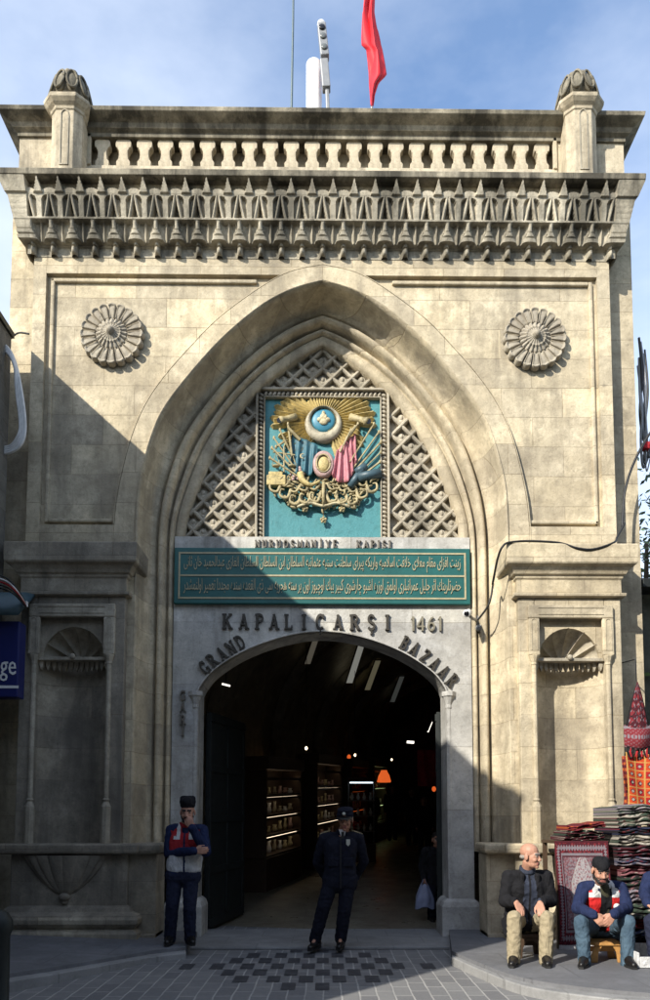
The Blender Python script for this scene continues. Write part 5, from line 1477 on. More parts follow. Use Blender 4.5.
def frame(fwd, up=(0, 0, 1)):
    f = Vector(fwd).normalized(); u = (Vector(up) - f * f.dot(Vector(up))).normalized(); r = f.cross(u)
    return r, f, u
class Head:
    def __init__(s, c, fwd, up=(0, 0, 1), k=1.0): s.c = Vector(c); s.r, s.f, s.u = frame(fwd, up); s.k = k; s.rot = Matrix((s.r, s.f, s.u)).transposed()
    def __call__(s, x, y, z): return s.c + (s.r * x + s.f * y + s.u * z) * s.k
    def fig(s, F, beard=False, moustache=False):
        k = s.k
        E_ = lambda c, r, t=0: F.ell(s(*c), tuple(a * k for a in r), t, s.rot)
        C_ = lambda a, b, ra, rb, t=0: F.cap(s(*a), s(*b), ra * k, rb * k, t)
        E_((0, -.015, .045), (.076, .096, .082)); E_((0, .03, -.015), (.064, .064, .085)); E_((0, .032, -.075), (.052, .055, .045), 4 if beard else 0)
        E_((0, .07, -.103), (.024, .022, .02), 4 if beard else 0)
        C_((0, .086, .008), (0, .106, -.034), .008, .0125)
        for q in (-1, 1):
            C_((q * .048, .074, .026), (q * .014, .086, .024), .009, .009, 4)
            E_((q * .038, .062, -.035), (.022, .024, .022)); E_((q * .011, .1, -.038), (.010, .012, .009))
            E_((q * .079, -.01, -.01), (.011, .024, .034)); E_((q * .031, .075, .003), (.016, .014, .009), 2); E_((q * .031, .0825, .003), (.0075, .008, .0075), 3)
            if beard: C_((q * .055, .02, -.05), (q * .03, .07, -.095), .02, .02, 4)
        C_((-.02, .085, -.066), (.02, .085, -.066), .0075, .0075, 1)
        C_((-.018, .083, -.078), (.018, .083, -.078), .0085, .0085, 1)
        if beard or moustache: C_((-.024, .084, -.056), (.024, .084, -.056), .008, .008, 4)
def hand(F, w, d, pn, thumb, curl=.5, k=1.0, spread=1.0):
    """wrist, direction the fingers run, direction the palm faces, side the thumb is on"""
    w, d, pn = Vector(w), Vector(d).normalized(), Vector(pn)
    pn = (pn - d * pn.dot(d)).normalized(); sd_ = Vector(thumb); sd_ = (sd_ - d * sd_.dot(d) - pn * sd_.dot(pn)).normalized()
    for i, (off, L) in enumerate(((.030, .072), (.010, .080), (-.010, .075), (-.029, .060))):
        kn = w + (d * .092 + sd_ * off) * k - d * (.004 * abs(i - 1)) * k
        F.cap(w + (d * .012 + sd_ * off * .6) * k, kn, .016 * k, .012 * k)
        dd = d + sd_ * off * 2.2 * spread; p = kn; ang = 0
        for seg in range(3):
            ang += curl * (.5 if seg == 0 else .75)
            v = (dd.normalized() * math.cos(ang) + pn * math.sin(ang)); l = L * (.45, .31, .24)[seg] * k
            F.cap(p, p + v * l, (.0098 - .0009 * seg) * k, (.0092 - .0010 * seg) * k); p = p + v * l
    b = w + (d * .028 + sd_ * .026) * k; m_ = b + (sd_ * .026 + d * .030 + pn * .012) * k; e = m_ + (d * .030 + sd_ * .006 + pn * .012) * k; t = e + (d * .022 - sd_ * .004 + pn * .008) * k
    F.cap(b, m_, .016 * k, .013 * k); F.cap(m_, e, .012 * k, .0105 * k); F.cap(e, t, .010 * k, .0085 * k)

def shoe(parent, ankle, toe, floor, mtl='leather'):
    a, t = Vector(ankle), Vector(toe); d = Vector((t.x - a.x, t.y - a.y, 0)); d.normalize()
    heel = Vector((a.x, a.y, floor + .05)) - d * .06; tip = Vector((a.x, a.y, floor + .036)) + d * .175; sdv = Vector((-d.y, d.x, 0))
    F = Fig()
    F.cap(heel, Vector((a.x, a.y, floor + .055)) + d * .05, .045, .048); F.cap(Vector((a.x, a.y, floor + .05)) + d * .05, tip, .047, .034)
    F.cap(Vector((a.x, a.y, floor + .05)), Vector((a.x, a.y, floor + .12)), .048, .046)
    o = F.build('shoe', M[mtl], parent, voxel=.009, cut=[((0, 0, floor + .004), (0, 0, -1))])
    b = MB(); pts = [heel - d * .04 + sdv * .03, heel - d * .04 - sdv * .03, a - sdv * .045, a + d * .1 - sdv * .05, tip + d * .03 - sdv * .02, tip + d * .03 + sdv * .02, a + d * .1 + sdv * .05, a + sdv * .045]
    b.hprism([(p.x, p.y) for p in pts], floor + .001, floor + .022); b.build('sole', M['cable_black'], o)
    return o
def person(J, head_fwd, label, floor, skin='skin', beard=False, moustache=False, hair=None, head_up=(0, 0, 1), hands=(None, None), legs=True, group=None, vox=.006, hk=1.0):
    """J: joints as world points -> one continuous body under the clothes"""
    F = Fig(); hd = Head(J['head'], head_fwd, head_up, hk)
    hd.fig(F, beard, moustache)
    F.cap(hd(0, -.02, -.06), J['neck'], .056, .062)
    mid = (J['shL'] + J['shR']) / 2
    F.cap(J['neck'], J['chest'], .06, .10); F.cap(J['chest'], J['waist'], .10, .10); F.cap(J['waist'], J['pelvis'], .10, .105)
    for q in 'LR':
        F.cap(mid.lerp(J['sh' + q], .3), J['sh' + q], .06, .05); F.cap(J['sh' + q], J['el' + q], .046, .036); F.cap(J['el' + q], J['wr' + q], .037, .027)
        if legs:
            F.cap(J['hip' + q], J['kn' + q], .075, .052); F.cap(J['kn' + q], J['an' + q], .05, .024)
            d = Vector((J['to' + q].x - J['an' + q].x, J['to' + q].y - J['an' + q].y, 0)).normalized()
            F.cap(J['an' + q], Vector((J['an' + q].x, J['an' + q].y, floor + .045)) + d * .12, .024, .020)
    for h in hands:
        if h: hand(F, *h)
    base = (J['anL'] + J['anR']) / 2; base = Vector((base.x, base.y, floor))
    o = F.build('person', [M[skin], M['lip'], M['eye'], M['pupil'], M[hair or 'hair'] if (beard or moustache or hair) else M['hair']], None, org=base, voxel=vox, smooth=2)
    tag(o, label, 'person', group)
    return o, hd
def jacket(parent, name, J, mats, paint=None, tr=.115, sl=(.066, .056, .045), hem=None, bulk=1.0, wrinkle=.007, depth=None, open_front=None, cuff=.0, sleeves=True, fwd=Vector((0, -1, 0))):
    F = Fig(); side = (J['shR'] - J['shL']).normalized()
    sh = (J['shL'] + J['shR']) / 2
    F.cap(J['shL'].lerp(sh, .25), J['shR'].lerp(sh, .25), .072 * bulk, .072 * bulk); F.cap(J['neck'] - Vector((0, 0, .045)), sh - Vector((0, 0, .05)), .075 * bulk, .09 * bulk)
    w = .075
    for e in (-1, 0, 1):
        F.cap(J['chest'] + side * w * e, J['waist'] + side * w * e * .9, tr * bulk, tr * bulk * .97)
        F.cap(J['waist'] + side * w * e * .9, J['pelvis'] + side * w * e * 1.05, tr * bulk * .97, tr * bulk)
        F.cap(sh - Vector((0, 0, .06)) + side * w * e * 1.1, J['chest'] + side * w * e, .088 * bulk, tr * bulk)
        if hem is not None: F.cap(J['pelvis'] + side * w * e * 1.05, hem + side * w * e * 1.1, tr * bulk, tr * bulk * 1.02)
    if sleeves:
        for q in 'LR':
            wr = J['wr' + q].lerp(J['el' + q], cuff)
            F.cap(J['sh' + q], J['el' + q], sl[0] * bulk, sl[1] * bulk); F.cap(J['el' + q], wr, sl[1] * bulk, sl[2] * bulk)
    return F.build(name, mats, parent, voxel=.010, smooth=3, wrinkle=wrinkle, paint=paint)
def trousers(parent, J, mtl, rs=(.092, .072, .060), hipr=.115, wrinkle=.006, end=1.12):
    F = Fig(); F.cap(J['hipL'], J['hipR'], hipr, hipr); F.cap(J['waist'].lerp(J['pelvis'], .6), J['pelvis'], .11, .115)
    for q in 'LR':
        F.cap(J['hip' + q], J['kn' + q], rs[0], rs[1]); F.cap(J['kn' + q], J['kn' + q].lerp(J['an' + q], end), rs[1], rs[2])
    return F.build('trousers', M[mtl], parent, voxel=.010, smooth=3, wrinkle=wrinkle, wscale=13)
def joints(**k): return {n: (W(*v) if not isinstance(v, Vector) else v) for n, v in k.items()}

def collar(parent, neck, fwd, mtl, r=.075, h=.055, tilt=.25, name='collar'):
    rr, f, u = frame(fwd); b = MB(); b.smooth = True
    b.grid(lambda a, v: neck + rr * math.cos(a * 6.283) * (r - .012 * v) + f * math.sin(a * 6.283) * (r - .012 * v) + u * (h * v - .01 - tilt * h * (1 + math.sin(a * 6.283)) * .7), 28, 4)
    o = b.build(name, M[mtl], parent); o.modifiers.new('t', 'SOLIDIFY').thickness = .012; return o

# ------------------------------------------------ guard in the doorway
FL = .035
J = joints(head=(345.5, 819.5, -.42), neck=(342.5, 833, -.33), chest=(340.5, 846, -.36), waist=(340, 862, -.36), pelvis=(340, 877, -.35),
           shL=(324, 838, -.33), shR=(358.5, 838, -.33), elL=(317, 862, -.24), elR=(364, 862, -.24), wrL=(327, 880, -.10), wrR=(354, 880, -.10),
           hipL=(332, 879, -.35), hipR=(348, 879, -.35), knL=(323, 909, -.42), knR=(344.5, 910, -.40), anL=(316, 936, -.40), anR=(341, 935.5, -.36), toL=(308, 941, -.62), toR=(338, 941, -.60))
P1, hd = person(J, (-.22, -1, -.22), 'security guard in dark cap and jacket standing in the middle of the doorway', FL, 'skin_dark', moustache=False, hair='hair_grey',
                hands=((J['wrL'], (.8, .2, -.4), (0, 1, .2), (0, -.2, 1), .5), (J['wrR'], (-.8, .1, -.4), (0, 1, .2), (0, -.2, 1), .5)))
jk = jacket(P1, 'jacket', J, M['navy'], hem=J['pelvis'] - Vector((0, 0, .07)), tr=.118)
trousers(P1, J, 'navy', (.094, .078, .068))
for q in 'LR': shoe(P1, J['an' + q], J['to' + q], FL)
# zip, pockets, badge, epaulettes
rr, ff, uu = frame((0, -1, 0))
b = MB(); z0, z1 = J['pelvis'].z - .12, J['chest'].z + .10; b.box(J['chest'].x - .006, J['chest'].x + .006, J['chest'].y - .135, J['chest'].y - .11, z0, z1); b.build('zip', M['cable_black'], jk)
for e in (-1, 1):
    b = MB(); c_ = J['chest'] + Vector((e * .09, -.118, -.16)); b.box(c_.x - .06, c_.x + .06, c_.y - .012, c_.y + .03, c_.z - .07, c_.z + .03); b.build('pocket', M['navy'], jk, bevel=.008)
b = MB(); c_ = J['chest'] + Vector((.085, -.122, .045)); b.prism([(c_.x - .022, c_.z + .035), (c_.x + .022, c_.z + .035), (c_.x + .022, c_.z - .02), (c_.x, c_.z - .042), (c_.x - .022, c_.z - .02)], c_.y - .006, c_.y + .02); b.build('badge', M['badge'], jk)
for s_, q in ((-1, 'L'), (1, 'R')):
    c_ = J['sh' + q] + Vector((-s_ * .015, -.005, .068)); b = MB(); b.obox(c_, (.062, 0, -s_ * .022), (0, .024, 0), (0, 0, .006)); b.build('epaulette', M['gold_braid'], jk, bevel=.004)
collar(P1, J['neck'] + Vector((0, -.005, .005)), (0, -1, 0), 'navy', .082, .06)
sh_ = MB(); c_ = J['neck'] + Vector((0, -.095, -.03)); sh_.prism([(c_.x - .045, c_.z + .07), (c_.x + .045, c_.z + .07), (c_.x + .006, c_.z - .045), (c_.x - .006, c_.z - .045)], c_.y - .006, c_.y + .05); so = sh_.build('shirt', M['shirt_white'], P1)
b = MB(); b.prism([(c_.x - .016, c_.z + .045), (c_.x + .016, c_.z + .045), (c_.x + .02, c_.z - .05), (c_.x - .02, c_.z - .05)], c_.y - .012, c_.y - .004); b.build('tie', M['cable_black'], so)
F = Fig(); F.ell(hd(0, -.02, .075), (.088, .106, .06), 0, hd.rot); F.cap(hd(-.05, .02, .06), hd(.05, .02, .06), .05, .05)
F.ell(hd(0, -.02, .11), (.098, .11, .035), 0, hd.rot)
cp = F.build('cap', M['navy'], P1, voxel=.008)
b = MB(); b.smooth = True
b.grid(lambda u, v: hd(.085 * math.cos(math.pi * u) * (1 - .0 * v), .06 + (.035 + .055 * math.sin(math.pi * u)) * v, .058 - .022 * v - .012 * math.cos(math.pi * u) ** 2), 20, 5)
o = b.build('peak', M['leather'], cp); o.modifiers.new('t', 'SOLIDIFY').thickness = .006
b = MB(); b.ell(hd(0, .083, .085), (.02, .012, .02), 12, 8); b.build('emblem', M['badge'], cp, shade=True)
F = Fig()
for q in (-1, 1): F.ell(hd(q * .074, -.02, .02), (.012, .05, .035), 0, hd.rot)
F.ell(hd(0, -.07, -.0), (.07, .05, .055), 0, hd.rot); F.build('hair', M['hair_grey'], P1, voxel=.008)

# ------------------------------------------------ man leaning at the left jamb
FL = W(182, 942, -.5).z; FL = .115
J = joints(head=(187.5, 812, -.60), neck=(186, 825, -.50), chest=(186, 841, -.50), waist=(185, 858, -.50), pelvis=(183, 874, -.50),
           shL=(171, 830, -.50), shR=(202.5, 830, -.50), elL=(168.5, 853, -.52), elR=(206, 852, -.62), wrL=(194, 851, -.72), wrR=(192, 828, -.74),
           hipL=(175, 876, -.5), hipR=(191, 876, -.5), knL=(172, 907, -.56), knR=(189.5, 907, -.56), anL=(170, 936, -.5), anR=(190, 936, -.5), toL=(166, 943, -.72), toR=(194, 943, -.74))
P2, hd = person(J, (.05, -1, -.12), 'man in tall black cap leaning by the left jamb, hand at chin', FL, 'skin', beard=True,
                hands=((J['wrL'], (.9, -.05, .05), (0, 1, 0), (0, -.3, 1), .5), (J['wrR'], (-.35, .05, 1), (0.1, 1, 0), (-1, 0, .2), 1.0)))
fr_ = J['chest']
jacket(P2, 'jacket', J, M['navy_blue'], tr=.112, sl=(.062, .054, .044))
def vest_paint(co):
    x, z = co[:, 0] - fr_.x, co[:, 2] - fr_.z
    idx = np.zeros(len(co), int)                             # 0 red, 1 pale, 2 dark
    idx[z < -.10] = 1
    idx[(z > .02) & (np.abs(x) > .05) & (np.abs(x) < .12)] = 1
    idx[(z > .055) & (np.abs(x) > .09)] = 0
    idx[(np.abs(x) < .014)] = 2
    return idx
def vest(parent, J, paint, tr=.125, low=.0, bulk=1.0):
    F = Fig(); side = (J['shR'] - J['shL']).normalized(); sh = (J['shL'] + J['shR']) / 2; w = .075
    for e in (-1, 1): F.cap(sh + side * .06 * e - Vector((0, 0, .0)), sh + side * .14 * e - Vector((0, 0, .01)), .078, .072)
    for e in (-1, 0, 1):
        F.cap(sh - Vector((0, 0, .07)) + side * w * e * 1.15, J['chest'] + side * w * e, .095, tr * bulk)
        F.cap(J['chest'] + side * w * e, J['waist'] + side * w * e, tr * bulk, tr * bulk); F.cap(J['waist'] + side * w * e, J['waist'].lerp(J['pelvis'], low) + side * w * e, tr * bulk, tr * bulk)
    return F.build('vest', [M['red_dim'] if parent is P2 else M['red_cloth'], M['pale_cloth'], M['black_cloth'] if parent is not P2 else M['navy_blue']], parent, voxel=.010, smooth=3, wrinkle=.005, paint=paint)
vest(P2, J, vest_paint, low=.55)
F = Fig()                                                # forearms lie over the vest
for q in 'LR':
    F = Fig(); F.cap(J['sh' + q].lerp(J['el' + q], .3), J['el' + q], .062, .058); F.cap(J['el' + q], J['wr' + q], .058, .046)
    F.build('sleeve', M['navy_blue'], P2, voxel=.010, wrinkle=.006)
trousers(P2, J, 'trouser_navy', (.092, .074, .064))
for q in 'LR': shoe(P2, J['an' + q], J['to' + q], FL)
F = Fig(); F.ell(hd(0, -.018, .08), (.088, .108, .06), 0, hd.rot); F.cap(hd(-.035, -.01, .115), hd(.035, -.01, .115), .058, .058); F.cap(hd(-.055, -.02, .15), hd(.055, -.02, .15), .035, .035); F.cap(hd(0, -.07, .12), hd(0, .04, .12), .06, .06)
F.build('cap', M['black_cloth'], P2, voxel=.008)
F = Fig(); F.cap(hd(0, -.05, -.02), hd(0, -.06, -.08), .06, .05); F.build('hair', M['hair'], P2, voxel=.008)
collar(P2, J['neck'] + Vector((0, 0, .0)), (0, -1, 0), 'red_dim', .085, .05)

# ------------------------------------------------ seats
def wood_stool(c, h, floor, mtl, label, top=.15, foot=.17):
    c = Vector((c.x, c.y, floor)); t = thing('stool', c, label, 'stool')
    b = MB(); b.hprism([(c.x + x * top, c.y + y * top) for x, y in ((-1, -.8), (-.8, -1), (.8, -1), (1, -.8), (1, .8), (.8, 1), (-.8, 1), (-1, .8))], floor + h - .03, floor + h); b.build('seat', M[mtl], t, bevel=.008)
    for iy in (-1, 1):                                   # splayed side boards with an arched opening
        y = c.y + iy * top * .8
        ar = [(c.x + foot * .52 * math.cos(math.pi * k / 10), floor + h * .30 + foot * .62 * math.sin(math.pi * k / 10)) for k in range(11)]
        out = [(c.x - foot * .55, floor), (c.x - foot, floor), (c.x - top * .78, floor + h - .031), (c.x + top * .78, floor + h - .031), (c.x + foot, floor), (c.x + foot * .55, floor)] + ar
        b = MB(); b.prism(out, y - .014, y + .014); b.build('side_board', M[mtl], t, bevel=.005)
    b = MB(); b.box(c.x - foot * .8, c.x + foot * .8, c.y - .015, c.y + .015, floor + h * .45, floor + h * .45 + .05); b.build('stretcher', M[mtl], t, bevel=.004)
    return t
# ------------------------------------------------ bald man sitting on the right pavement
FL = .12
J = joints(head=(530.5, 856, -1.57), neck=(527.5, 870.5, -1.48), chest=(527.5, 887, -1.47), waist=(527.5, 905, -1.42), pelvis=(528, 921, -1.38),
           shL=(509, 877, -1.48), shR=(546, 877, -1.48), elL=(505, 901, -1.50), elR=(551, 901, -1.50), wrL=(516.5, 902.5, -1.70), wrR=(540, 903, -1.70),
           hipL=(519, 922, -1.38), hipR=(537, 922, -1.38), knL=(514.5, 918, -1.80), knR=(547, 918, -1.80), anL=(514, 955, -1.80), anR=(546, 956, -1.80), toL=(511, 966, -2.04), toR=(549, 966, -2.04))
P3, hd = person(J, (.78, -.62, -.05), 'bald older man in black coat and khaki trousers sitting with hands on knees', FL, 'skin', hair='hair_grey',
                hands=((J['wrL'], (.12, -.75, -.52), (0, -.5, -1), (1, 0, 0), .45), (J['wrR'], (-.12, -.75, -.52), (0, -.5, -1), (-1, 0, 0), .45)))
fr3 = J['chest']
def coat_paint(co):
    x, y, z = co[:, 0] - fr3.x, co[:, 1] - fr3.y, co[:, 2] - fr3.z
    idx = np.zeros(len(co), int)
    w = .058 + np.clip(-z, 0, .3) * .12
    idx[(np.abs(x) < w) & (y < -.03) & (z < .16)] = 1
    idx[(np.abs(x) < .012) & (y < -.03) & (z < .16)] = 2
    return idx
cj = jacket(P3, 'coat', J, [M['black_cloth'], M['sweater'], M['black_cloth']], paint=coat_paint, tr=.122, sl=(.072, .062, .048), bulk=1.02, wrinkle=.007, cuff=.16)
F = Fig()
for e in (-1, 1): F.cap(J['waist'] + Vector((e * .12, .03, 0)), J['pelvis'] + Vector((e * .16, .05, -.10)), .10, .085)
F.cap(J['pelvis'] + Vector((-.14, .08, -.04)), J['pelvis'] + Vector((.14, .08, -.04)), .11, .11)
F.build('coat_tail', M['black_cloth'], P3, voxel=.010, wrinkle=.008)
for e in (-1, 1):
    F = Fig(); F.cap(J['chest'] + Vector((e * .075, -.095, .12)), J['waist'] + Vector((e * .095, -.115, -.02)), .030, .024); F.build('lapel', M['black_cloth'], P3, voxel=.009)
collar(P3, J['neck'], (0, -1, 0), 'sweater', .088, .065)
trousers(P3, J, 'khaki', (.086, .070, .064), wrinkle=.007)
for q in 'LR': shoe(P3, J['an' + q], J['to' + q], FL)
F = Fig(); F.ell(hd(0, -.040, -.012), (.0755, .072, .034), 0, hd.rot)
F.build('hair', M['hair_grey'], P3, voxel=.008)
wood_stool(J['pelvis'] + Vector((0, .02, 0)), J['pelvis'].z - .115 - FL, FL, 'wood', 'dark wooden stool under the bald man in the coat', .16, .17)

# ------------------------------------------------ bearded man with the red vest on the light stool
J = joints(head=(601, 870.5, -1.80), neck=(602, 884.5, -1.64), chest=(602, 899, -1.58), waist=(603, 914, -1.48), pelvis=(603.5, 926, -1.40),
           shL=(583.5, 888, -1.62), shR=(621, 888, -1.62), elL=(578, 908, -1.70), elR=(627, 908, -1.70), wrL=(593, 914.5, -1.97), wrR=(614, 914.5, -1.97),
           hipL=(594, 927, -1.40), hipR=(613, 927, -1.40), knL=(581.5, 922, -1.86), knR=(628, 922, -1.86), anL=(584.5, 958, -1.86), anR=(627.5, 960, -1.86), toL=(580.5, 969, -2.09), toR=(636, 970, -2.08))
P4, hd = person(J, (-.03, -1, -.30), 'bearded man in black knit cap and red and white vest sitting, hands clasped', FL, 'skin', beard=True, head_up=(0, -.25, 1),
                hands=((J['wrL'], (.62, -.25, -.62), (.2, .9, -.2), (.4, -.4, .8), .75), (J['wrR'], (-.62, -.3, -.6), (-.2, .9, -.2), (-.4, -.4, .8), .75)))
fr4 = J['chest']
jacket(P4, 'jacket', J, M['navy_blue'], tr=.114, sl=(.064, .056, .046), wrinkle=.008)
def vest_paint4(co):
    x, z = co[:, 0] - fr4.x, co[:, 2] - fr4.z
    idx = np.zeros(len(co), int)
    idx[(z > .03) & (np.abs(x) > .055)] = 1
    idx[(z > .075) & (np.abs(x) > .13)] = 0
    idx[(np.abs(x) < .055)] = 2
    return idx
v4 = vest(P4, J, vest_paint4, tr=.130, low=.5)
F = Fig(); F.cap(J['neck'] + Vector((0, -.06, -.02)), J['waist'] + Vector((0, -.13, .0)), .05, .035); F.build('shirt', M['olive'], P4, voxel=.009)
b = MB(); c_ = J['chest'] + Vector((.095, -.13, -.06)); b.smooth = True; b.lathe(c_, [(.032, 0), (.032, .008), (.001, .010)], 18, 'y'); b.build('badge', M['pale_cloth'], v4)
for q in 'LR':
    F = Fig(); F.cap(J['sh' + q].lerp(J['el' + q], .35), J['el' + q], .064, .060); F.cap(J['el' + q], J['wr' + q], .060, .046); F.build('sleeve', M['navy_blue'], P4, voxel=.010, wrinkle=.007)
trousers(P4, J, 'denim', (.088, .070, .058), wrinkle=.007)
for q in 'LR': shoe(P4, J['an' + q], J['to' + q], FL)
F = Fig(); F.ell(hd(0, -.018, .060), (.083, .103, .068), 0, hd.rot); F.cap(hd(-.03, -.02, .085), hd(.03, -.02, .085), .052, .052); F.cap(hd(0, -.06, .04), hd(0, .035, .045), .066, .060); F.build('cap', M['black_cloth'], P4, voxel=.008, wrinkle=.003, wscale=30)
F = Fig(); F.cap(hd(0, -.06, -.03), hd(0, -.065, -.09), .055, .05); F.build('hair', M['hair'], P4, voxel=.008)
collar(P4, J['neck'] + Vector((0, 0, .0)), (0, -1, -.1), 'pale_cloth', .092, .05)
wood_stool(Vector((W(604, 945, -1.62).x, -1.58, 0)), J['pelvis'].z - .115 - FL, FL, 'stool_wood', 'light wooden stool under the man in the red and white vest', .155, .18)

# ------------------------------------------------ third seated man, mostly outside the frame
dx = W(671, 900, -1.5).x - W(603, 900, -1.5).x
J5 = {k: v + Vector((dx, -.0, .0)) for k, v in J.items()}
J5['elL'] = W(645, 893, -1.66); J5['wrL'] = W(648, 904, -1.90); J5['shL'] = W(650, 878, -1.58); J5['head'] = J5['head'] + Vector((0, .12, .06)); J5['neck'] = J5['neck'] + Vector((0, .06, .03))
J5['knL'] = W(652, 921, -1.86); J5['anL'] = W(655, 958, -1.84); J5['toL'] = W(653, 969, -2.08)
P5, hd = person(J5, (-.1, -1, -.1), 'man in dark blue jacket sitting at the right edge, mostly out of the picture', FL, 'skin',
                hands=((J5['wrL'], (.3, -.7, -.4), (0, -.4, -1), (1, 0, 0), .6), (J5['wrR'], (-.5, -.4, -.6), (0, .9, -.2), (-.4, -.4, .8), .7)))
jacket(P5, 'jacket', J5, M['navy_blue'], tr=.12, wrinkle=.008); trousers(P5, J5, 'trouser_navy')
for q in 'LR': shoe(P5, J5['an' + q], J5['to' + q], FL)
F = Fig(); F.ell(hd(0, -.025, .06), (.083, .104, .08), 0, hd.rot); F.build('hair', M['hair'], P5, voxel=.008)
wood_stool(Vector((J5['pelvis'].x, -1.42, 0)), J5['pelvis'].z - .115 - FL, FL, 'wood', 'dark stool under the seated man at the right edge', .155, .17)

# ------------------------------------------------ shadowy people inside the hall
def shade_person(px, py_head, Y, h, label, walk=.12, coat='black_cloth', trs='navy', facing=1, bag=False):
    c_ = W(px, py_head, Y); fl_ = c_.z - h + .12
    x = c_.x
    V = lambda dx, dy, z: Vector((x + dx, Y + dy, fl_ + z))
    k = h / 1.72
    J = dict(head=V(0, -.02, 1.60 * k), neck=V(0, 0, 1.44 * k), chest=V(0, 0, 1.27 * k), waist=V(0, 0, 1.06 * k), pelvis=V(0, 0, .92 * k), shL=V(-.18, 0, 1.38 * k), shR=V(.18, 0, 1.38 * k), elL=V(-.23, .02, 1.10 * k), elR=V(.23, .02, 1.10 * k), wrL=V(-.22, -.10, .88 * k), wrR=V(.22, -.10, .88 * k),
             hipL=V(-.09, 0, .90 * k), hipR=V(.09, 0, .90 * k), knL=V(-.10, -.05 - walk * .5, .48 * k), knR=V(.10, -.02, .48 * k), anL=V(-.10, -walk, .09), anR=V(.10, walk, .10), toL=V(-.11, -walk - .25, .03), toR=V(.11, walk - .25, .03))
    p, hd = person(J, (0, -facing, 0), label, fl_, 'skin_dark', vox=.008,
                   hands=((J['wrL'], (0, -.15, -1), (1, 0, 0), (0, -1, 0), .35), (J['wrR'], (0, -.15, -1), (-1, 0, 0), (0, -1, 0), .35)))
    jacket(p, 'coat', J, M[coat], hem=J['pelvis'] - Vector((0, 0, .12))); trousers(p, J, trs)
    for q in 'LR': shoe(p, J['an' + q], J['to' + q], fl_)
    F = Fig(); F.ell(hd(0, -.025, .055), (.083, .104, .08), 0, hd.rot); F.ell(hd(0, -.06, 0), (.06, .05, .06), 0, hd.rot); F.build('hair', M['hair'], p, voxel=.01)
    return p, J
shade_person(392, 789, 14.2, 1.72, 'dark figure walking below the orange lantern deep in the hall')
shade_person(411.5, 792, 13.2, 1.72, 'dark figure to the right of the lantern deep in the hall', .05)
shade_person(372, 793, 15.5, 1.70, 'dark figure standing left of the orange lantern deep in the hall', .03)
shade_person(424, 800, 10.5, 1.68, 'dark figure nearest the right door leaf, well inside the hall', .10)
p6, J6 = shade_person(437.5, 842, 2.0, 1.30, 'person half hidden behind the right door jamb, holding a pale bag', .05)
c_ = J6['wrL'] + Vector((0, -.05, -.10))
pb = thing('shopping_bag', c_ - Vector((0, 0, .35)), 'pale bluish plastic bag held beside the right door jamb', 'bag')
b = MB(); b.smooth = True
def bagf(u, v):
    a = u * 2 * math.pi; r = (.05 + .085 * min(1, v * 1.6)) * (1 + .10 * math.sin(5 * a + 3 * v)); zz = -.33 * v
    return (c_.x + r * math.cos(a), c_.y + r * .6 * math.sin(a), c_.z + zz + .02 * math.sin(3 * a))
b.grid(bagf, 32, 10, closed_u=True); b.build('bag_body', M['bag'], pb)
b = MB(); b.tube(catmull([c_ + Vector((-.04, 0, 0)), c_ + Vector((0, .02, .10)), c_ + Vector((.04, 0, 0))], 6), .006, 6); b.build('handle', M['bag'], pb)

# ================================================================== RUGS
def attr_mat(name, rough=0.95):
    t = NT(name); a = t.n.new('ShaderNodeAttribute'); a.attribute_name = 'weave'
    n = t.noise(70, detail=3); n2 = t.noise(6)
    c = t.mix(t.math('MULTIPLY', n, .45), a.outputs['Color'], (0.02, 0.015, 0.015))
    t.set('Base Color', c); t.set('Roughness', rough); t.set('Specular IOR Level', .1); t.bump(n, .5, .01); return t.m
M['weave'] = attr_mat('woven_wool')
def woven(ob, fn):
    me = ob.data; ca = me.color_attributes.new('weave', 'FLOAT_COLOR', 'POINT')
    return ca
def rug_sheet(name, fn, colf, nu, nv, parent=None, org=None, thick=.012):
    b = MB(); b.smooth = True; b.grid(fn, nu, nv); ob = b.build(name, M['weave'], parent, org)
    ca = ob.data.color_attributes.new('weave', 'FLOAT_COLOR', 'POINT')
    k = 0
    for j in range(nv + 1):
        for i in range(nu + 1): ca.data[k].color = (*colf(i / nu, j / nv), 1); k += 1
    ob.modifiers.new('t', 'SOLIDIFY').thickness = thick
    return ob
RED, DRED, LIL, CRM, BLU, PNK, GRN, ORG_, BLK = (.21, .028, .036), (.080, .014, .022), (.24, .21, .235), (.44, .40, .34), (.025, .035, .075), (.26, .11, .125), (.045, .07, .05), (.50, .12, .03), (.016, .014, .016)
def prayer(u, v):                                        # maroon toothed border, pale lilac field with a pointed niche
    x, y = abs(u - .5) * 2, v
    e = min(1 - x, min(y, 1 - y) * 1.9)
    nz = noise.noise(Vector((u * 26, v * 42, 1))); n2 = noise.noise(Vector((abs(u - .5) * 34, v * 50, 7)))
    if e < .035: return DRED
    if e < .22:
        al = v * 34 if 1 - x < min(y, 1 - y) * 1.9 else u * 20
        tooth = abs((al % 1) - .5) * 2
        if abs(e - .125) < .055 * (1 - tooth) + .008: return LIL
        return DRED if nz > -.1 else RED
    if e < .27: return LIL
    if e < .30: return DRED
    lim = .46 if y < .60 else .46 * max(0, 1 - (y - .60) / .28) ** .75
    if x > lim: return LIL if n2 > .08 else (PNK if n2 > -.22 else (.13, .09, .11))
    if x > lim - .05: return (.40, .37, .37)
    return (.40, .37, .38) if n2 > .0 else ((.30, .26, .28) if nz > -.1 else PNK)
rkx0, rkx1 = W(557, 900, -.95).x, W(611, 900, -.95).x
rz1 = W(580, 841, -.95).z
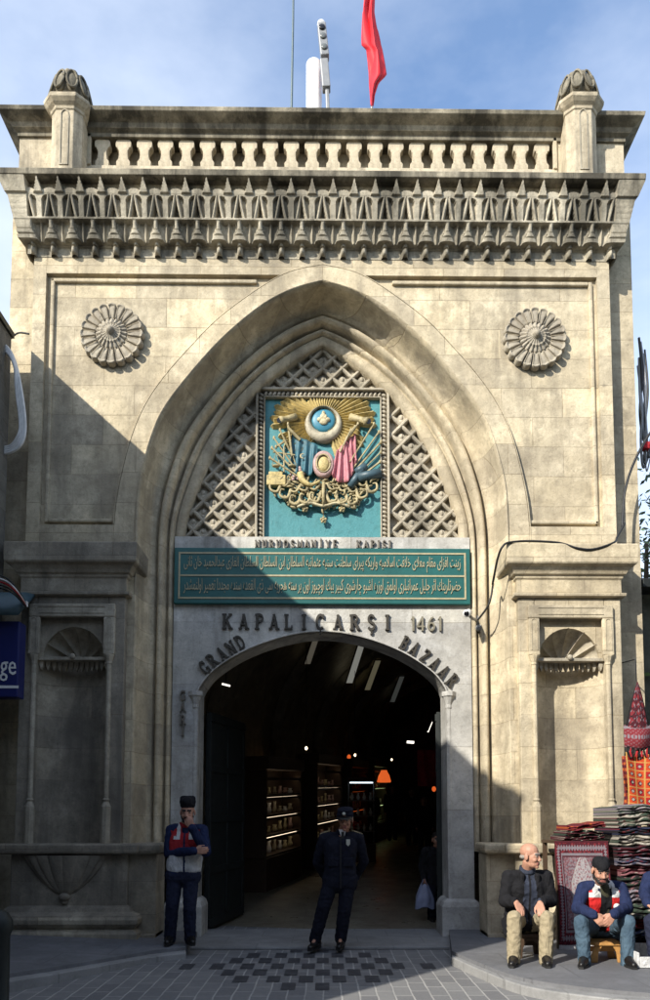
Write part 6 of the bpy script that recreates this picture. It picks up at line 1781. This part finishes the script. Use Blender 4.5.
def rug_shape(u, v):
    x = rkx0 + (rkx1 - rkx0) * u + .012 * math.sin(v * 5)
    return (x, -.95 - .05 * (1 - v) - .018 * math.sin(u * 11 + v * 2) * (1.1 - v), .17 + (rz1 - .17) * v)
hr_ = thing('hanging_rug', ((rkx0 + rkx1) / 2, -.95, .12), 'red bordered prayer rug with a pale niche pattern hanging between the two seated men', 'rug')
rug_sheet('rug_body', rug_shape, prayer, 110, 200, hr_)
b = MB()
for i in range(64):
    p = Vector(rug_shape((i + .5) / 64, 0)); b.obox(p + Vector((0, .004, -.022)), (.0055, 0, random.uniform(-.002, .002)), (0, .004, 0), (random.uniform(-.003, .003), 0, .024))
b.build('fringe', M['pale_cloth'], hr_)
rk = thing('rug_rack', ((rkx0 + rkx1) / 2, -.6, .12), 'dark wooden rack carrying the hanging prayer rug', 'rack')
for x in (rkx0 + .03, rkx1 - .03):
    for y in (-.9, -.45): b = MB(); b.box(x - .022, x + .022, y - .022, y + .022, .12, rz1 - .03); b.build('leg', M['wood'], rk)
b = MB(); b.box(rkx0, rkx1, -.93, -.42, rz1 - .03, rz1); b.build('top_board', M['wood'], rk)
def folded(name, x0, x1, y0, y1, z0, h, cols, label, group, seed, tilt=0.0, sag=0.0):
    """one rug folded into a flat bundle: rounded fold at the front, several layers"""
    random.seed(seed); n = 3; hl = h / n
    ph = random.uniform(0, 6)
    def fn(u, v):
        x = x0 + (x1 - x0) * u
        t = v * n; k = min(n - 1, int(t)); f = t - k
        a = math.pi * (f - .5)
        z = z0 + hl * (k + .5 + .5 * math.sin(a)); y = y0 + .04 - .045 * math.cos(a) + .022 * math.sin(x * 15 + ph + k * 2) + .012 * math.sin(x * 37 + ph * 2)
        z += tilt * (x - x0) + .010 * math.sin(x * 13 + ph * .3) + .006 * math.sin(x * 31 + ph) - sag * (1 - (2 * u - 1) ** 2)
        return (x, y, z)
    b = MB(); b.smooth = True; b.grid(fn, 30, 6 * n)
    top = [fn(i / 30, 1.0) for i in range(31)]; bot = [fn(i / 30, 0.0) for i in range(31)]
    base = len(b.v); b.add(top + [(x, y1, z) for x, y, z in top], [(i, i + 1, 32 + i, 31 + i) for i in range(30)])
    for s_ in (0, 1):
        u = s_; edge = [fn(u, j / (6 * n)) for j in range(6 * n + 1)]; m_ = len(edge)
        b.add(edge + [(x, y1, z) for x, y, z in edge], [(j, j + 1, m_ + j + 1, m_ + j) for j in range(m_ - 1)])
    ob = b.build(name, M['weave'], None, org=((x0 + x1) / 2, (y0 + y1) / 2, z0))
    ca = ob.data.color_attributes.new('weave', 'FLOAT_COLOR', 'POINT')
    f1 = random.uniform(40, 90)
    for i, v in enumerate(b.v):
        q = math.sin(v[0] * f1 + ph) * math.sin(v[2] * 120 + v[1] * 60 + ph)
        c = cols[0] if q < .25 else cols[1] if q < .7 else cols[2 % len(cols)]
        if abs(math.sin(v[2] * 50 + ph)) > .93: c = cols[1]
        ca.data[i].color = (*c, 1)
    return tag(ob, label, 'rug', group)
folded('folded_rug', rkx0 + .10, rkx1 - .04, -.92, -.44, rz1 + .002, .05, (DRED, BLK, CRM), 'dark thin folded rug lowest on top of the rack', 'rugs folded on the rack', 1)
folded('folded_rug', rkx0 + .13, rkx1 - .06, -.91, -.46, rz1 + .06, .045, (GRN, DRED, CRM), 'greenish folded rug in the middle on top of the rack', 'rugs folded on the rack', 2)
folded('folded_rug', rkx0 + .16, rkx1 - .02, -.90, -.48, rz1 + .112, .06, (RED, DRED, ORG_), 'bright red folded rug uppermost on top of the rack', 'rugs folded on the rack', 3, .07)
pz0 = .12; px0_, px1_ = W(619, 880, -.9).x, W(672, 880, -.9).x
ptop = W(640, 806, -.9).z
spec = [((BLK, DRED, CRM), 'black and dark red'), ((BLU, BLK, CRM), 'dark blue'), ((DRED, RED, BLK), 'deep red'), ((GRN, BLK, CRM), 'dark green'), ((LIL, BLK, PNK), 'pale grey and black'), ((BLK, GRN, PNK), 'black and green'), ((PNK, DRED, CRM), 'dusky pink'),
        ((BLU, LIL, RED), 'blue and lilac'), ((DRED, BLK, LIL), 'maroon'), ((CRM, BLK, GRN), 'cream and black'), ((BLK, BLU, RED), 'nearly black'), ((GRN, CRM, DRED), 'olive'), ((LIL, GRN, CRM), 'light grey')]
hr_w = [random.Random(i + 90).uniform(.6, 1.5) for i in range(len(spec))]; hcum = [pz0]
for w in hr_w: hcum.append(hcum[-1] + (ptop - pz0) * w / sum(hr_w))
for i, (cols, nm_) in enumerate(spec):
    o = random.Random(i).uniform(-.06, .05)
    pos_ = 'at the bottom' if i == 0 else 'on the very top' if i == len(spec) - 1 else f'{["second", "third", "fourth", "fifth", "sixth", "seventh", "eighth", "ninth", "tenth", "eleventh", "twelfth"][i - 1]} from the bottom'
    folded('folded_rug', px0_ + o, px1_ + .2 + o, -.93 + o * .9, -.2, hcum[i] + .004, hcum[i + 1] - hcum[i] - .002, cols, f'{nm_} folded rug {pos_} of the tall pile at right', 'rugs in the tall pile', 20 + i, random.Random(i + 50).uniform(-.03, .03), 0)
# red kilim hanging above the pile, patterned saddle bag above it
def kilim(u, v):
    gx, gy = (u * 5) % 1, (v * 7) % 1
    if gx < .10 or gy < .09: return (.55, .33, .10)
    d = abs(gx - .55) + abs(gy - .55)
    if d < .18: return CRM
    if d < .30: return BLK if (int(u * 5) + int(v * 7)) % 2 else DRED
    return (.55, .07, .02) if (int(u * 5) + int(v * 7)) % 3 else (.42, .02, .02)
ka, kb = W(628, 812, -.35), W(672, 752, -.35)
rug_sheet('kilim', lambda u, v: (ka.x + (kb.x - ka.x) * u - .10 * (1 - v) * (1 - u) * 0, -.35 - .03 * math.sin(u * 9 + v * 3), ka.z + (kb.z - ka.z) * v - .03 * math.sin(u * 3.1)), kilim, 60, 72, None, org=(ka + kb) / 2)
tag(bpy.context.scene.objects['kilim'], 'orange and red chequered kilim hanging above the tall pile of rugs', 'rug')
def kil2(u, v): return RED if math.sin(u * 30 + v * 22) > .2 else (DRED if math.sin(v * 50) > 0 else ORG_)
ka2, kb2 = W(624, 806, -.28), W(637, 756, -.28)
tag(rug_sheet('kilim', lambda u, v: (ka2.x + (kb2.x - ka2.x) * u, -.28 - .02 * math.sin(u * 7 + v * 5), ka2.z + (kb2.z - ka2.z) * v), kil2, 24, 60, None, org=(ka2 + kb2) / 2), 'dark red kilim strip hanging just left of the chequered kilim', 'rug')
sa, sb, sap = W(625, 747, -.32), W(649, 727, -.32), W(636, 680, -.32)
bag = thing('saddle_bag', Vector((sa.x, -.32, sa.z)), 'woven saddle bag with a pointed top and striped pouch hanging at right', 'bag')
def sb_top(u, v):
    w = (1 - v) ** .8
    cx_ = (sa.x + sb.x) / 2 + .02 * v
    return (cx_ + (u - .5) * (sb.x - sa.x) * w, -.32 - .05 * math.sin(math.pi * u) * w - .02, sb.z - .02 + (sap.z - sb.z) * v)
def sb_tc(u, v): 
    n_ = noise.noise(Vector((u * 13, v * 17, 3))); z_ = abs(((v * 6) % 1) - .5) - abs(((u * 3) % 1) - .5)
    return BLK if abs(u - .5) > .42 or abs(z_) < .05 else (LIL if n_ > .28 else (RED if z_ > 0 else DRED))
rug_sheet('flap', sb_top, sb_tc, 40, 50, bag)
def sb_low(u, v): return (sa.x - .015 + (sb.x - sa.x + .03) * u, -.34 - .10 * math.sin(math.pi * u) * math.sin(math.pi * min(1, v * .8 + .15)), sa.z - .05 * math.sin(math.pi * u) * (1 - v) + (sb.z + .02 - sa.z) * v)
def sb_lc(u, v): return LIL if (.42 < v < .56 and math.sin(u * 60) > -.3) or .86 < v < .95 else (PNK if math.sin(u * 40) * math.sin(v * 40) > .4 else RED if .1 < v < .85 else BLK)
rug_sheet('pouch', sb_low, sb_lc, 48, 36, bag)
random.seed(8)
for i in range(9):
    x = sa.x + (sb.x - sa.x) * (i + .5) / 9; b = MB(); b.tube([(x, -.36 - .02 * math.sin(i), sa.z - .02), (x + random.uniform(-.01, .01), -.37, sa.z - .06), (x + random.uniform(-.015, .015), -.37, sa.z - .12)], [.006, .013, .010], 6)
    b.build('tassel', M['red_dim' if i % 2 else 'black_cloth'], bag)
b = MB(); b.tube([sap + Vector((0, -.02, -.02)), sap + Vector((0, 0, .25)), sap + Vector((.02, .9, .35))], .008, 6); b.build('strap', M['cable_black'], bag)
# white display tray with folded cloths beside the jeans
ta, tb = W(638, 962, -2.0), W(668, 962, -2.0)
tr = thing('display_tray', ((ta.x + tb.x) / 2 + .1, -1.75, .12), 'white wooden tray on the pavement at the right edge', 'tray')
x0_, x1_, y0_, y1_ = ta.x, ta.x + .62, -2.0, -1.45
# low tray stands left of the third man's feet
for nm_, bx_ in (('tray_side', (x0_, x0_ + .02, y0_, y1_)), ('tray_side', (x1_ - .02, x1_, y0_, y1_)), ('tray_front', (x0_ + .021, x1_ - .021, y0_, y0_ + .02)), ('tray_back', (x0_ + .021, x1_ - .021, y1_ - .02, y1_)), ):
    b = MB(); b.box(*bx_, .125, .125 + (.10 if 'front' in nm_ else .14)); b.build(nm_, M['pale_cloth'], tr, bevel=.004)
